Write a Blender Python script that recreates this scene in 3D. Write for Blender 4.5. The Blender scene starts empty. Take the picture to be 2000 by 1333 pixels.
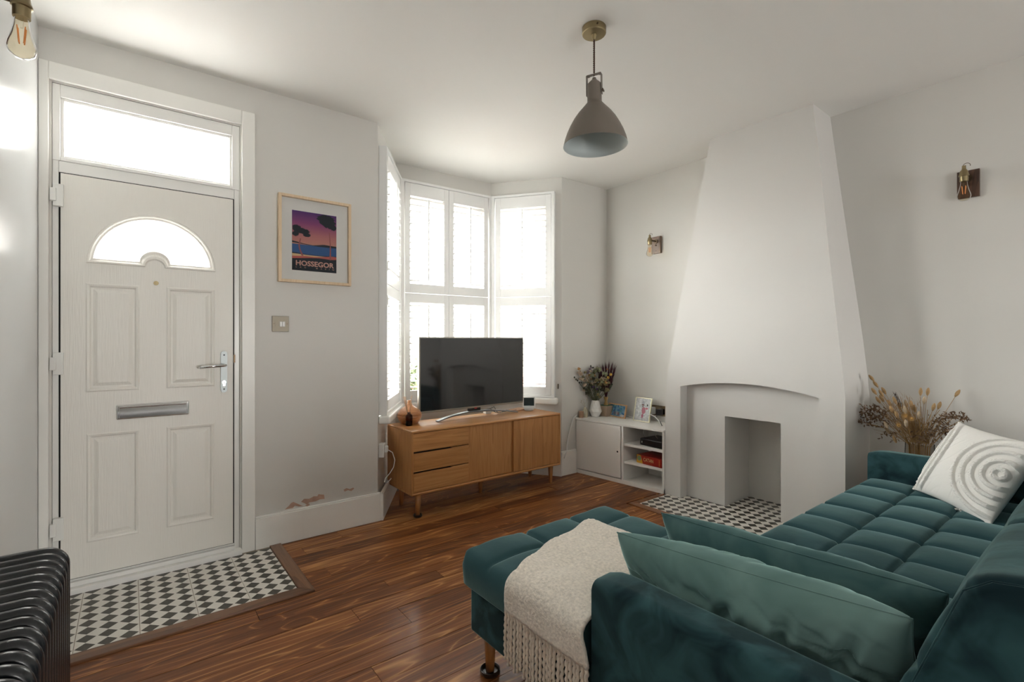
import bpy, bmesh, math, random
from mathutils import Vector, Matrix, noise
from mathutils.geometry import tessellate_polygon
random.seed(7)
C = bpy.context.scene.collection
PI = math.pi
# ---------------------------------------------------------------- camera, sky, lights, exposure
FOC = 955.0; YAW = math.radians(51.96); SA, CA = math.sin(YAW), math.cos(YAW); V0 = 664.8; EYE = 1.2
cd = bpy.data.cameras.new('camera'); cam = bpy.data.objects.new('camera', cd); C.objects.link(cam)
cam.location = (0, 0, EYE); cam.rotation_euler = (PI/2, 0, -(PI/2 - YAW))
cd.lens = FOC/2000*36; cd.sensor_width = 36; cd.shift_y = -0.00085; cd.clip_start = 0.05; cd.clip_end = 200
bpy.context.scene.camera = cam
vs = bpy.context.scene.view_settings
vs.view_transform = 'Standard'; vs.look = 'None'; vs.gamma = 1; vs.exposure = 1.80; vs.use_curve_mapping = False
w = bpy.data.worlds.new('overcast_sky'); bpy.context.scene.world = w; w.use_nodes = True
bg = w.node_tree.nodes['Background']; bg.inputs[0].default_value = (1.0, 0.98, 0.95, 1); bg.inputs[1].default_value = 7.0
bpy.context.scene.cycles.max_bounces = 10; bpy.context.scene.cycles.diffuse_bounces = 6
bpy.context.scene.cycles.transparent_max_bounces = 24; bpy.context.scene.cycles.sample_clamp_indirect = 6

def area(name, loc, rot, sx, sy, power=0, col=(1, 1, 1), portal=False):
    d = bpy.data.lights.new(name, 'AREA'); d.shape = 'RECTANGLE'; d.size = sx; d.size_y = sy
    d.energy = power; d.color = col; d.cycles.is_portal = portal
    o = bpy.data.objects.new(name, d); C.objects.link(o); o.location = loc; o.rotation_euler = rot; return o
area('portal_transom', (0.10, 3.26, 2.20), (-PI/2, 0, 0), 0.74, 0.30, portal=True)
area('portal_fanlight', (0.10, 3.22, 1.70), (-PI/2, 0, 0), 0.50, 0.24, portal=True)
area('portal_bay', (2.165, 3.98, 1.58), (-PI/2, 0, 0), 0.98, 1.85, portal=True)
area('portal_bay_left', (1.34, 3.53, 1.58), (-PI/2, 0, math.radians(56)), 0.68, 1.85, portal=True)
area('portal_bay_right', (2.97, 3.53, 1.58), (-PI/2, 0, math.radians(-57)), 0.68, 1.85, portal=True)
# unseen rear opening behind the camera, added for fill light
area('portal_rear_fill', (1.75, -4.12, .95), (PI/2, 0, 0), 1.2, 1.3, portal=True)
# soft sun added from front left to lift the fireplace recess through the bay
sd0 = bpy.data.lights.new('fill_sun', 'SUN'); sd0.energy = 3.2; sd0.angle = math.radians(40); sd0.color = (1.0, .985, .96)
so0 = bpy.data.objects.new('fill_sun', sd0); C.objects.link(so0); so0.rotation_euler = Vector((-.50, .85, .42)).to_track_quat('Z', 'Y').to_euler()

# ---------------------------------------------------------------- measuring helpers
def ray(u, v):
    r = (u-1000)/FOC
    return Vector((r*SA+CA, -r*CA+SA, -(v-V0)/FOC))
def on(u, v, axis, val):
    d = ray(u, v); c = Vector((0, 0, EYE)); t = (val-c[axis])/d[axis]; return c+d*t
def onZ(u, v, z): return on(u, v, 2, z)
def onX(u, v, x): return on(u, v, 0, x)
def onY(u, v, y): return on(u, v, 1, y)

# ---------------------------------------------------------------- materials
MATS = {}
def nt(name):
    m = bpy.data.materials.new(name); m.use_nodes = True; MATS[name] = m
    n = m.node_tree.nodes; l = m.node_tree.links; return m, n, l, n['Principled BSDF']
def pm(name, col, rough=.5, metal=0, bump=0, bscale=60, var=0, vscale=4, coat=0, sheen=0, spec=None, stretch=None):
    m, n, l, b = nt(name)
    b.inputs['Base Color'].default_value = (*col, 1); b.inputs['Roughness'].default_value = rough
    b.inputs['Metallic'].default_value = metal
    if coat: b.inputs['Coat Weight'].default_value = coat; b.inputs['Coat Roughness'].default_value = .15
    if sheen: b.inputs['Sheen Weight'].default_value = sheen; b.inputs['Sheen Roughness'].default_value = .35
    if spec is not None: b.inputs['Specular IOR Level'].default_value = spec
    tc = n.new('ShaderNodeTexCoord'); src = tc.outputs['Object']
    if stretch:
        mp = n.new('ShaderNodeMapping'); mp.inputs['Scale'].default_value = stretch
        l.new(src, mp.inputs['Vector']); src = mp.outputs[0]
    if bump:
        t = n.new('ShaderNodeTexNoise'); t.inputs['Scale'].default_value = bscale; t.inputs['Detail'].default_value = 4
        l.new(src, t.inputs['Vector']); bp = n.new('ShaderNodeBump'); bp.inputs['Strength'].default_value = bump
        bp.inputs['Distance'].default_value = .004; l.new(t.outputs['Fac'], bp.inputs['Height']); l.new(bp.outputs[0], b.inputs['Normal'])
    if var:
        t = n.new('ShaderNodeTexNoise'); t.inputs['Scale'].default_value = vscale; t.inputs['Detail'].default_value = 5
        l.new(src, t.inputs['Vector']); r = n.new('ShaderNodeValToRGB')
        r.color_ramp.elements[0].position = .3; r.color_ramp.elements[1].position = .72
        r.color_ramp.elements[0].color = (*[c*(1-var) for c in col], 1); r.color_ramp.elements[1].color = (*[min(1, c*(1+var)) for c in col], 1)
        l.new(t.outputs['Fac'], r.inputs[0]); l.new(r.outputs[0], b.inputs['Base Color'])
    return m
def ramp(n, pts):
    r = n.new('ShaderNodeValToRGB'); e = r.color_ramp.elements
    while len(e) < len(pts): e.new(.5)
    for i, (p, c) in enumerate(pts): e[i].position = p; e[i].color = (*c, 1)
    return r
def wood(name, dark, mid, light, axis=0, sc=1.0, rough=.4, coat=.2, contrast=1.0, rings=True, bump=.15, knots=False):
    """grain along the given axis, moved about per object"""
    m, n, l, b = nt(name)
    tc = n.new('ShaderNodeTexCoord'); oi = n.new('ShaderNodeObjectInfo')
    sc3 = [9*sc]*3; sc3[axis] = .55*sc
    add = n.new('ShaderNodeVectorMath'); add.operation = 'ADD'
    mul = n.new('ShaderNodeVectorMath'); mul.operation = 'SCALE'; mul.inputs[0].default_value = (13, 7, 11)
    l.new(oi.outputs['Random'], mul.inputs['Scale']); l.new(tc.outputs['Object'], add.inputs[0]); l.new(mul.outputs[0], add.inputs[1])
    mp = n.new('ShaderNodeMapping'); mp.inputs['Scale'].default_value = sc3; l.new(add.outputs[0], mp.inputs['Vector'])
    big = n.new('ShaderNodeTexNoise'); big.inputs['Scale'].default_value = .9; big.inputs['Detail'].default_value = 2; big.inputs['Distortion'].default_value = .6
    l.new(mp.outputs[0], big.inputs['Vector'])
    mul2 = n.new('ShaderNodeMath'); mul2.operation = 'MULTIPLY'; mul2.inputs[1].default_value = 11 if rings else 5
    l.new(big.outputs['Fac'], mul2.inputs[0])
    if knots:
        mk = n.new('ShaderNodeMapping'); mk.inputs['Scale'].default_value = (1.5, 3.4, .01); l.new(add.outputs[0], mk.inputs['Vector'])
        vk = n.new('ShaderNodeTexVoronoi'); vk.inputs['Scale'].default_value = 1.0; l.new(mk.outputs[0], vk.inputs['Vector'])
        kk = n.new('ShaderNodeMapRange'); kk.inputs[1].default_value = .15; kk.inputs[2].default_value = .012; kk.inputs[3].default_value = 0; kk.inputs[4].default_value = 1
        l.new(vk.outputs['Distance'], kk.inputs[0]); k2 = n.new('ShaderNodeMath'); k2.operation = 'MULTIPLY_ADD'; k2.inputs[1].default_value = 2.6
        l.new(kk.outputs[0], k2.inputs[0]); l.new(mul2.outputs[0], k2.inputs[2]); mul2 = k2
    fr = n.new('ShaderNodeMath'); fr.operation = 'FRACT'; l.new(mul2.outputs[0], fr.inputs[0])
    fine = n.new('ShaderNodeTexNoise'); fine.inputs['Scale'].default_value = 9; fine.inputs['Detail'].default_value = 5; fine.inputs['Roughness'].default_value = .65
    l.new(mp.outputs[0], fine.inputs['Vector'])
    mx = n.new('ShaderNodeMath'); mx.operation = 'MULTIPLY_ADD'; mx.inputs[1].default_value = .42*contrast; l.new(fr.outputs[0], mx.inputs[0])
    mf = n.new('ShaderNodeMath'); mf.operation = 'MULTIPLY'; mf.inputs[1].default_value = .75; l.new(fine.outputs['Fac'], mf.inputs[0]); l.new(mf.outputs[0], mx.inputs[2])
    rv = n.new('ShaderNodeMath'); rv.operation = 'MULTIPLY_ADD'; rv.inputs[1].default_value = .16; l.new(oi.outputs['Random'], rv.inputs[0]); l.new(mx.outputs[0], rv.inputs[2])
    if knots:
        k3 = n.new('ShaderNodeMapRange'); k3.inputs[1].default_value = .06; k3.inputs[2].default_value = .02; k3.inputs[3].default_value = 0; k3.inputs[4].default_value = -.45
        l.new(vk.outputs['Distance'], k3.inputs[0]); k4 = n.new('ShaderNodeMath'); l.new(k3.outputs[0], k4.inputs[0]); l.new(rv.outputs[0], k4.inputs[1]); rv = k4
    r = ramp(n, [(.28, dark), (.55, mid), (.86, light)]); l.new(rv.outputs[0], r.inputs[0]); l.new(r.outputs[0], b.inputs['Base Color'])
    b.inputs['Roughness'].default_value = rough; b.inputs['Coat Weight'].default_value = coat; b.inputs['Coat Roughness'].default_value = .2
    bp = n.new('ShaderNodeBump'); bp.inputs['Strength'].default_value = bump; bp.inputs['Distance'].default_value = .002
    l.new(fine.outputs['Fac'], bp.inputs['Height']); l.new(bp.outputs[0], b.inputs['Normal'])
    return m
def velvet(name, dark, light, sc=6.0, sheen=.6, dist=.7, rp=(.36, .68)):
    m, n, l, b = nt(name)
    tc = n.new('ShaderNodeTexCoord')
    t = n.new('ShaderNodeTexNoise'); t.inputs['Scale'].default_value = sc; t.inputs['Detail'].default_value = 3; t.inputs['Distortion'].default_value = dist
    l.new(tc.outputs['Object'], t.inputs['Vector'])
    r = ramp(n, [(rp[0], dark), (rp[1], light)]); l.new(t.outputs['Fac'], r.inputs[0]); l.new(r.outputs[0], b.inputs['Base Color'])
    b.inputs['Roughness'].default_value = .85; b.inputs['Specular IOR Level'].default_value = .15
    b.inputs['Sheen Weight'].default_value = sheen; b.inputs['Sheen Roughness'].default_value = .35
    b.inputs['Sheen Tint'].default_value = (.55, .85, .85, 1)
    f = n.new('ShaderNodeTexNoise'); f.inputs['Scale'].default_value = 22; f.inputs['Detail'].default_value = 6; l.new(tc.outputs['Object'], f.inputs['Vector'])
    bp = n.new('ShaderNodeBump'); bp.inputs['Strength'].default_value = .25; bp.inputs['Distance'].default_value = .004
    l.new(f.outputs['Fac'], bp.inputs['Height']); l.new(bp.outputs[0], b.inputs['Normal'])
    return m
def glass(name, tint=(1, 1, 1), refl=.12, rough=.03):
    """thin clear glass: mostly straight through, some reflection"""
    m = bpy.data.materials.new(name); m.use_nodes = True; n = m.node_tree.nodes; l = m.node_tree.links; n.clear()
    o = n.new('ShaderNodeOutputMaterial'); mix = n.new('ShaderNodeMixShader'); t = n.new('ShaderNodeBsdfTransparent'); g = n.new('ShaderNodeBsdfGlossy')
    t.inputs[0].default_value = (*tint, 1); g.inputs['Roughness'].default_value = rough
    lw = n.new('ShaderNodeLayerWeight'); lw.inputs[0].default_value = refl
    l.new(lw.outputs['Fresnel'], mix.inputs[0]); l.new(t.outputs[0], mix.inputs[1]); l.new(g.outputs[0], mix.inputs[2]); l.new(mix.outputs[0], o.inputs[0])
    MATS[name] = m; return m
def frosted(name):
    m = bpy.data.materials.new(name); m.use_nodes = True; n = m.node_tree.nodes; l = m.node_tree.links; n.clear()
    o = n.new('ShaderNodeOutputMaterial'); mix = n.new('ShaderNodeMixShader'); t = n.new('ShaderNodeBsdfTransparent'); g = n.new('ShaderNodeBsdfTranslucent')
    g.inputs[0].default_value = (.95, .97, .97, 1); mix.inputs[0].default_value = .6
    l.new(t.outputs[0], mix.inputs[1]); l.new(g.outputs[0], mix.inputs[2]); l.new(mix.outputs[0], o.inputs[0]); MATS[name] = m; return m

wall_m = pm('wall_paint', (.66, .645, .61), .55, bump=.06, bscale=180, var=.015, vscale=1.3)
wall_gloss = pm('left_wall_paint', (.62, .635, .63), .22, bump=.05, bscale=4, var=.01, vscale=1.3)
ceil_m = pm('ceiling_paint', (.83, .82, .79), .7, bump=.03, bscale=150)
trim_m = pm('white_trim_paint', (.85, .84, .80), .35, bump=.04, bscale=60, var=.02, vscale=5)
upvc = pm('white_plastic_frame', (.84, .835, .81), .28, bump=.02, bscale=90)
door_m = pm('moulded_door_skin', (.84, .82, .765), .38, bump=.35, bscale=9, stretch=(22, 22, 1.2))
shut_m = pm('shutter_paint', (.80, .80, .79), .35)
dark_gap = pm('black_rubber_and_gap_shade', (.01, .01, .01), .8)  # rubber on the door seal, painted shade inside gaps and holes
def floorboards(name):
    m, n, l, b = nt(name)
    def M(op, a, bb, c=None):
        k = n.new('ShaderNodeMath'); k.operation = op
        for i_, q in enumerate((a, bb, c)):
            if q is None: continue
            if isinstance(q, (int, float)): k.inputs[i_].default_value = q
            else: l.new(q, k.inputs[i_])
        return k.outputs[0]
    tc = n.new('ShaderNodeTexCoord'); oi = n.new('ShaderNodeObjectInfo'); rnd_ = oi.outputs['Random']
    mul = n.new('ShaderNodeVectorMath'); mul.operation = 'SCALE'; mul.inputs[0].default_value = (31, 17, 11); l.new(rnd_, mul.inputs['Scale'])
    add = n.new('ShaderNodeVectorMath'); l.new(tc.outputs['Object'], add.inputs[0]); l.new(mul.outputs[0], add.inputs[1])
    def MP(sc):
        mp = n.new('ShaderNodeMapping'); mp.inputs['Scale'].default_value = sc; l.new(add.outputs[0], mp.inputs['Vector']); return mp.outputs[0]
    def NZ(v, sc, det, ro=.5, di=0):
        t = n.new('ShaderNodeTexNoise'); t.inputs['Scale'].default_value = sc; t.inputs['Detail'].default_value = det; t.inputs['Roughness'].default_value = ro; t.inputs['Distortion'].default_value = di; l.new(v, t.inputs['Vector']); return t.outputs['Fac']
    vk = n.new('ShaderNodeTexVoronoi'); vk.inputs['Scale'].default_value = 1.0; l.new(MP((1.7, 3.6, .01)), vk.inputs['Vector'])
    kk = n.new('ShaderNodeMapRange'); kk.inputs[1].default_value = .22; kk.inputs[2].default_value = .01; l.new(vk.outputs['Distance'], kk.inputs[0])
    big = NZ(MP((.9, 9, 1)), .75, 1.5, .5, .3)
    ph = M('MULTIPLY_ADD', big, 15.0, M('MULTIPLY', kk.outputs[0], 3.2))
    tri = M('PINGPONG', ph, .5)                       # growth rings
    line = M('POWER', M('MULTIPLY', tri, 2.0), 5.0)
    fine = NZ(MP((1.1, 42, 1)), 2.2, 6, .7)
    tone = NZ(MP((.8, 3.0, 1)), 1.3, 3, .6)
    v = M('MULTIPLY', line, .24); v = M('MULTIPLY_ADD', fine, .52, v); v = M('MULTIPLY_ADD', tone, .55, v); v = M('MULTIPLY_ADD', rnd_, .20, v)
    kd = n.new('ShaderNodeMapRange'); kd.inputs[1].default_value = .055; kd.inputs[2].default_value = .015; kd.inputs[4].default_value = -.5; l.new(vk.outputs['Distance'], kd.inputs[0]); v = M('ADD', v, kd.outputs[0])
    r = ramp(n, [(.32, (.020, .0052, .0015)), (.53, (.125, .036, .0088)), (.71, (.26, .088, .022)), (.91, (.55, .26, .085))]); l.new(v, r.inputs[0]); l.new(r.outputs[0], b.inputs['Base Color'])
    b.inputs['Roughness'].default_value = .5; b.inputs['Specular IOR Level'].default_value = .3; b.inputs['Coat Weight'].default_value = .26; b.inputs['Coat Roughness'].default_value = .16
    bp = n.new('ShaderNodeBump'); bp.inputs['Strength'].default_value = .22; bp.inputs['Distance'].default_value = .002; l.new(fine, bp.inputs['Height']); l.new(bp.outputs[0], b.inputs['Normal'])
    return m
floor_m = floorboards('stained_pine_floor')
thr_m = wood('threshold_wood', (.085, .032, .012), (.165, .070, .027), (.25, .12, .05), 0, 1.0, rough=.35, coat=.3, contrast=.5, rings=False)
thr_y = wood('threshold_wood_cross', (.085, .032, .012), (.165, .070, .027), (.25, .12, .05), 1, 1.0, rough=.35, coat=.3, contrast=.5, rings=False)
hearth_tr = wood('hearth_trim_wood', (.13, .045, .014), (.26, .10, .035), (.36, .15, .06), 1, 1.0, rough=.3, coat=.3, contrast=.5, rings=False)
oak_x = wood('oak_grain_along', (.40, .175, .052), (.56, .27, .092), (.66, .36, .14), 0, .8, rough=.38, coat=.25, contrast=.5)
oak_z = wood('oak_grain_upright', (.38, .165, .050), (.53, .25, .085), (.62, .33, .125), 2, .8, rough=.42, coat=.15, contrast=.5)
oak_y = wood('oak_grain_deep', (.38, .165, .050), (.53, .25, .085), (.62, .33, .125), 1, .8, rough=.42, coat=.15, contrast=.8)
leg_m = wood('leg_wood', (.30, .12, .035), (.42, .18, .055), (.50, .24, .09), 2, 1.0, rough=.35, coat=.3, contrast=.5)
pale_wood = wood('pale_frame_wood', (.58, .42, .26), (.68, .52, .34), (.76, .60, .42), 2, 1.2, rough=.5, coat=.05, contrast=.4)
frame_wood = wood('warm_frame_wood', (.50, .28, .13), (.62, .37, .18), (.70, .45, .25), 2, 1.2, rough=.5, coat=.05, contrast=.4)
sc_wood = wood('dark_plate_wood', (.03, .015, .009), (.075, .035, .02), (.13, .065, .04), 2, 1.5, rough=.4, coat=.2, contrast=.6)
diff_wood = wood('diffuser_wood', (.34, .13, .045), (.50, .22, .085), (.60, .30, .13), 0, 1.6, rough=.3, coat=.3, contrast=.5)
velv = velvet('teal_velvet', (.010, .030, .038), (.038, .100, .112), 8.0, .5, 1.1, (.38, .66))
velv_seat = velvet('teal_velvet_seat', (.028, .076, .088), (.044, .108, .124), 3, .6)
velv_light = velvet('lit_velvet_cushion', (.105, .195, .185), (.19, .31, .295), 5, 1.0)  # same velvet as the darker cushion, with falling light painted in as lighter colour
velv_dark = velvet('deep_teal_cushion', (.040, .100, .105), (.095, .18, .178), 6, .9)
cream = pm('cream_boucle', (.84, .78, .69), .95, bump=1.0, bscale=110, var=.16, vscale=110, sheen=.3)
cream_f = pm('cream_wool_fringe', (.80, .71, .60), .95, bump=.6, bscale=300, var=.10, vscale=60)
white_cot = pm('white_cotton', (.88, .87, .84), .95, bump=.25, bscale=250)
white_fringe = pm('white_cotton_loops', (.86, .84, .80), .95, bump=1.0, bscale=330, var=.08, vscale=160)
rad_m = pm('anthracite_radiator_enamel', (.010, .012, .015), .27, coat=.25)
brass = pm('aged_brass', (.33, .265, .15), .32, 1, bump=.1, bscale=120)
bronze = pm('dark_bronze', (.12, .085, .055), .38, 1)
nickel = pm('brushed_switch_metal', (.22, .195, .155), .42, 1, bump=.15, bscale=40, stretch=(1, 1, 30))
chrome = pm('polished_chrome', (.72, .72, .72), .08, 1)
sat = pm('satin_steel', (.36, .385, .385), .45, .9)
hinge_m = pm('hinge_plastic', (.82, .82, .79), .35)
taupe = pm('taupe_shade_enamel', (.17, .145, .12), .42, bump=.05, bscale=200)
shade_in = pm('pale_shade_inside', (.50, .56, .56), .5)
black = pm('black_plastic', (.012, .012, .013), .3)
screen_m = pm('tv_screen_glass', (.018, .018, .019), .06, spec=.9)
tv_frame = pm('grey_tv_bezel', (.30, .28, .24), .4, .6)
tv_stand = pm('dark_silver_stand', (.20, .21, .22), .35, .7)
white_pl = pm('white_plastic', (.75, .75, .73), .35)
white_cer = pm('white_ceramic', (.78, .77, .74), .4)
cupm = pm('brown_castor_cup', (.022, .012, .008), .3, coat=.3)
cab_m = pm('cupboard_paint', (.87, .855, .82), .4, var=.01, vscale=3)
breast_m = pm('chimney_breast_paint', (.67, .655, .63), .5, bump=.08, bscale=14, var=.01, vscale=1.3)
clear = glass('clear_glass', (.97, .98, .98), .12)
amber_g = glass('amber_tinted_glass', (.93, .84, .66), .25)
bulb_g = glass('bulb_glass', (.95, .90, .80), .12)
brown_g = glass('brown_bottle_glass', (.30, .12, .05), .25)
win_g = glass('window_glass', (.97, .985, .98), .08, 0)
frost = frosted('frosted_door_glass')
grout = pm('tile_grout', (.30, .26, .20), .9)
photo_gl = glass('picture_glass', (.98, .98, .98), .10)
mount_m = pm('white_card_mount', (.72, .71, .68), .8)
fil = pm('filament_orange', (.80, .33, .12), .5)

def tile_mat():
    m, n, l, b = nt('patterned_floor_tile')
    tc = n.new('ShaderNodeTexCoord'); sp = n.new('ShaderNodeSeparateXYZ'); l.new(tc.outputs['Object'], sp.inputs[0])
    outs = []
    for a in (0, 1):
        d = n.new('ShaderNodeMath'); d.operation = 'DIVIDE'; d.inputs[1].default_value = .0681; l.new(sp.outputs[a], d.inputs[0])
        f = n.new('ShaderNodeMath'); f.operation = 'FRACT'; l.new(d.outputs[0], f.inputs[0])
        s = n.new('ShaderNodeMath'); s.operation = 'SUBTRACT'; s.inputs[1].default_value = .5; l.new(f.outputs[0], s.inputs[0])
        ab = n.new('ShaderNodeMath'); ab.operation = 'ABSOLUTE'; l.new(s.outputs[0], ab.inputs[0]); outs.append(ab)
    ad = n.new('ShaderNodeMath'); l.new(outs[0].outputs[0], ad.inputs[0]); l.new(outs[1].outputs[0], ad.inputs[1])
    lt = n.new('ShaderNodeMath'); lt.operation = 'LESS_THAN'; lt.inputs[1].default_value = .468; l.new(ad.outputs[0], lt.inputs[0])
    t = n.new('ShaderNodeTexNoise'); t.inputs['Scale'].default_value = 260; l.new(tc.outputs['Object'], t.inputs['Vector'])
    rb = ramp(n, [(.3, (.050, .046, .036)), (.7, (.085, .078, .062))]); rw = ramp(n, [(.3, (.76, .74, .68)), (.7, (.84, .82, .76))])
    l.new(t.outputs['Fac'], rb.inputs[0]); l.new(t.outputs['Fac'], rw.inputs[0])
    mx = n.new('ShaderNodeMix'); mx.data_type = 'RGBA'; l.new(lt.outputs[0], mx.inputs[0]); l.new(rw.outputs[0], mx.inputs[6]); l.new(rb.outputs[0], mx.inputs[7])
    l.new(mx.outputs[2], b.inputs['Base Color']); b.inputs['Roughness'].default_value = .42
    return m
tile_m = tile_mat()

# ---------------------------------------------------------------- mesh helpers
class MB:
    def __init__(s): s.v = []; s.f = []; s.m = []; s.mi = 0
    def add(s, vs_, fs_):
        k = len(s.v); s.v += [tuple(p) for p in vs_]
        for f in fs_: s.f.append(tuple(i+k for i in f)); s.m.append(s.mi)
        return s
    def box(s, x0, x1, y0, y1, z0, z1): return s.hexa([(x0, y0), (x1, y0), (x1, y1), (x0, y1)], z0, z1)
    def hexa(s, q, z0, z1): return s.prism(q, z0, z1)
    def prism(s, q, z0, z1):
        n = len(q); a = sum(q[i][0]*q[(i+1) % n][1]-q[(i+1) % n][0]*q[i][1] for i in range(n))
        if a < 0: q = q[::-1]
        v = [(x, y, z0) for x, y in q]+[(x, y, z1) for x, y in q]
        f = [tuple(range(n-1, -1, -1)), tuple(range(n, 2*n))]+[(i, (i+1) % n, n+(i+1) % n, n+i) for i in range(n)]
        return s.add(v, f)
    def loft(s, rings, closed=True, caps=True):
        n = len(rings[0]); v = [p for r in rings for p in r]; f = []
        for i in range(len(rings)-1):
            for j in range(n if closed else n-1):
                f.append((i*n+j, i*n+(j+1) % n, (i+1)*n+(j+1) % n, (i+1)*n+j))
        if caps: f += [tuple(range(n-1, -1, -1)), tuple(range((len(rings)-1)*n, len(rings)*n))]
        return s.add(v, f)
    def lathe(s, prof, seg=24, c=(0, 0, 0), caps=True, flip=False):
        rings = []
        for r, z in prof:
            rings.append([(c[0]+r*math.cos(2*PI*k/seg), c[1]+r*math.sin(2*PI*k/seg), c[2]+z) for k in range(seg)])
        return s.loft(rings, True, caps)
    def tube(s, pts, r, seg=8, caps=True):
        pts = [Vector(p) for p in pts]; rings = []; up = None
        for i, p in enumerate(pts):
            t = (pts[min(i+1, len(pts)-1)]-pts[max(i-1, 0)])
            if t.length < 1e-9: t = Vector((0, 0, 1))
            t.normalize()
            if up is None:
                up = Vector((0, 0, 1)) if abs(t.z) < .9 else Vector((1, 0, 0))
            a = t.cross(up); a.normalize(); b = a.cross(t); b.normalize(); up = b
            rr = r(i/(len(pts)-1)) if callable(r) else r
            rings.append([p+(a*math.cos(2*PI*k/seg)+b*math.sin(2*PI*k/seg))*rr for k in range(seg)])
        return s.loft(rings, True, caps)
    def ball(s, c, r, seg=10, rg=6, sx=1, sy=1, sz=1):
        rings = []
        for i in range(1, rg):
            a = PI*i/rg
            rings.append([(c[0]+sx*r*math.sin(a)*math.cos(2*PI*k/seg), c[1]+sy*r*math.sin(a)*math.sin(2*PI*k/seg), c[2]-sz*r*math.cos(a)) for k in range(seg)])
        return s.loft(rings, True, True)
    def xf(s, M):
        s.v = [tuple(M @ Vector(p)) for p in s.v]; return s
def mesh(name, mb, mats, smooth=False):
    me = bpy.data.meshes.new(name); me.from_pydata(mb.v, [], mb.f); me.validate()
    for m in (mats if isinstance(mats, (list, tuple)) else [mats]): me.materials.append(m)
    if len(mb.m) == len(me.polygons):
        for p, i in zip(me.polygons, mb.m): p.material_index = i
    if smooth:
        for p in me.polygons: p.use_smooth = True
    me.update(); return me
def obj(name, mb, mats, parent=None, smooth=False, bevel=0, loc=None, bseg=2, auto=None, sub=0):
    me = mb if isinstance(mb, bpy.types.Mesh) else mesh(name, mb, mats, smooth)
    o = bpy.data.objects.new(name, me); C.objects.link(o)
    if parent: o.parent = parent
    if loc: o.location = loc
    if bevel:
        b = o.modifiers.new('bevel', 'BEVEL'); b.width = bevel; b.segments = bseg; b.limit_method = 'ANGLE'; b.angle_limit = math.radians(50)
        if not smooth:
            for p in me.polygons: p.use_smooth = True
        wn = o.modifiers.new('wn', 'WEIGHTED_NORMAL'); wn.keep_sharp = True
    elif auto:
        for e in fix_sharp(me, auto): pass
    if sub: m = o.modifiers.new('sub', 'SUBSURF'); m.levels = sub; m.render_levels = sub
    return o
def fix_sharp(me, ang):
    bm = bmesh.new(); bm.from_mesh(me)
    for e in bm.edges:
        if len(e.link_faces) == 2: e.smooth = e.calc_face_angle(0) < math.radians(ang)
    bm.to_mesh(me); bm.free()
    for p in me.polygons: p.use_smooth = True
    return []
def tag(o, label=None, cat=None, group=None, kind=None):
    if label: o['label'] = label
    if cat: o['category'] = cat
    if group: o['group'] = group
    if kind: o['kind'] = kind
    return o
def thing(name, label, cat, loc=(0, 0, 0), rz=0, group=None):
    o = bpy.data.objects.new(name, None); C.objects.link(o); o.empty_display_size = .1
    o.location = loc; o.rotation_euler = (0, 0, rz); return tag(o, label, cat, group)
def struct(name, mb, m, label, cat, parent=None, **k):
    o = obj(name, mb, m, parent, **k)
    if parent is None: tag(o, label, cat, kind='structure')
    return o
def structE(name, label, cat, loc=(0, 0, 0)):
    o = thing(name, label, cat, loc); o['kind'] = 'structure'; return o
def copy_tree(o, parent=None):
    c = o.copy(); C.objects.link(c); c.parent = parent
    for ch in o.children: copy_tree(ch, c)
    return c
def text_mb(s, size, M, offset=0.0, spacing=1.0, align='LEFT', width=None):
    cu = bpy.data.curves.new('t', 'FONT'); cu.body = s; cu.size = size; cu.offset = offset*size; cu.space_character = spacing; cu.align_x = align
    cu.resolution_u = 3
    o = bpy.data.objects.new('t', cu); C.objects.link(o); bpy.context.view_layer.update()
    me = bpy.data.meshes.new_from_object(o.evaluated_get(bpy.context.evaluated_depsgraph_get()))
    mb = MB(); vsx = [v.co.copy() for v in me.vertices]
    if width and vsx:
        x0 = min(v.x for v in vsx); x1 = max(v.x for v in vsx); k = width/(x1-x0)
        for v in vsx: v.x = (v.x-x0)*k
    mb.add([M @ v for v in vsx], [tuple(p.vertices) for p in me.polygons])
    bpy.data.objects.remove(o); bpy.data.curves.remove(cu); bpy.data.meshes.remove(me); return mb

# ---------------------------------------------------------------- room shell
XL, XR, YF, H = -0.33, 3.574, 3.113, 2.646
YP = 3.140
def XW(y): return XR+max(0, y-1.2)*.0186
P0, P1, P2, P3 = (1.300, YF), (1.705, 3.715), (2.628, 3.675), (3.016, YP)
fl = structE('floor', 'dark stained pine floorboards across the whole room', 'floor')
obj('subfloor', MB().prism([(XL-.2, -4.2), (4.2, -4.2), (4.2, 3.3), (2.75, 3.95), (1.6, 3.95), (XL-.2, 3.3)], -.12, -.012), black, fl)
yb = [-1.2]
while yb[-1] < 1.40: yb.append(yb[-1]+.115)
yb[-1] = 1.40
yb += [1.515, 1.632, 1.733, 1.815, 1.898, 2.044, 2.16, 2.25, 2.313, 2.416, 2.525, 2.64, 2.755, 2.86, 2.975, 3.08, 3.19, 3.30, 3.41, 3.52, 3.63]
fixj = {2.16: 1.255, 1.898: .945, 1.632: .698, 2.313: .44}
def bayx(y):
    if y <= YF: return XL, XR
    t = (y-YF)/(P1[1]-YF); s = (y-YF)/(P2[1]-YF)
    return P0[0]+(P1[0]-P0[0])*t, P3[0]+(P2[0]-P3[0])*s
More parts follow.
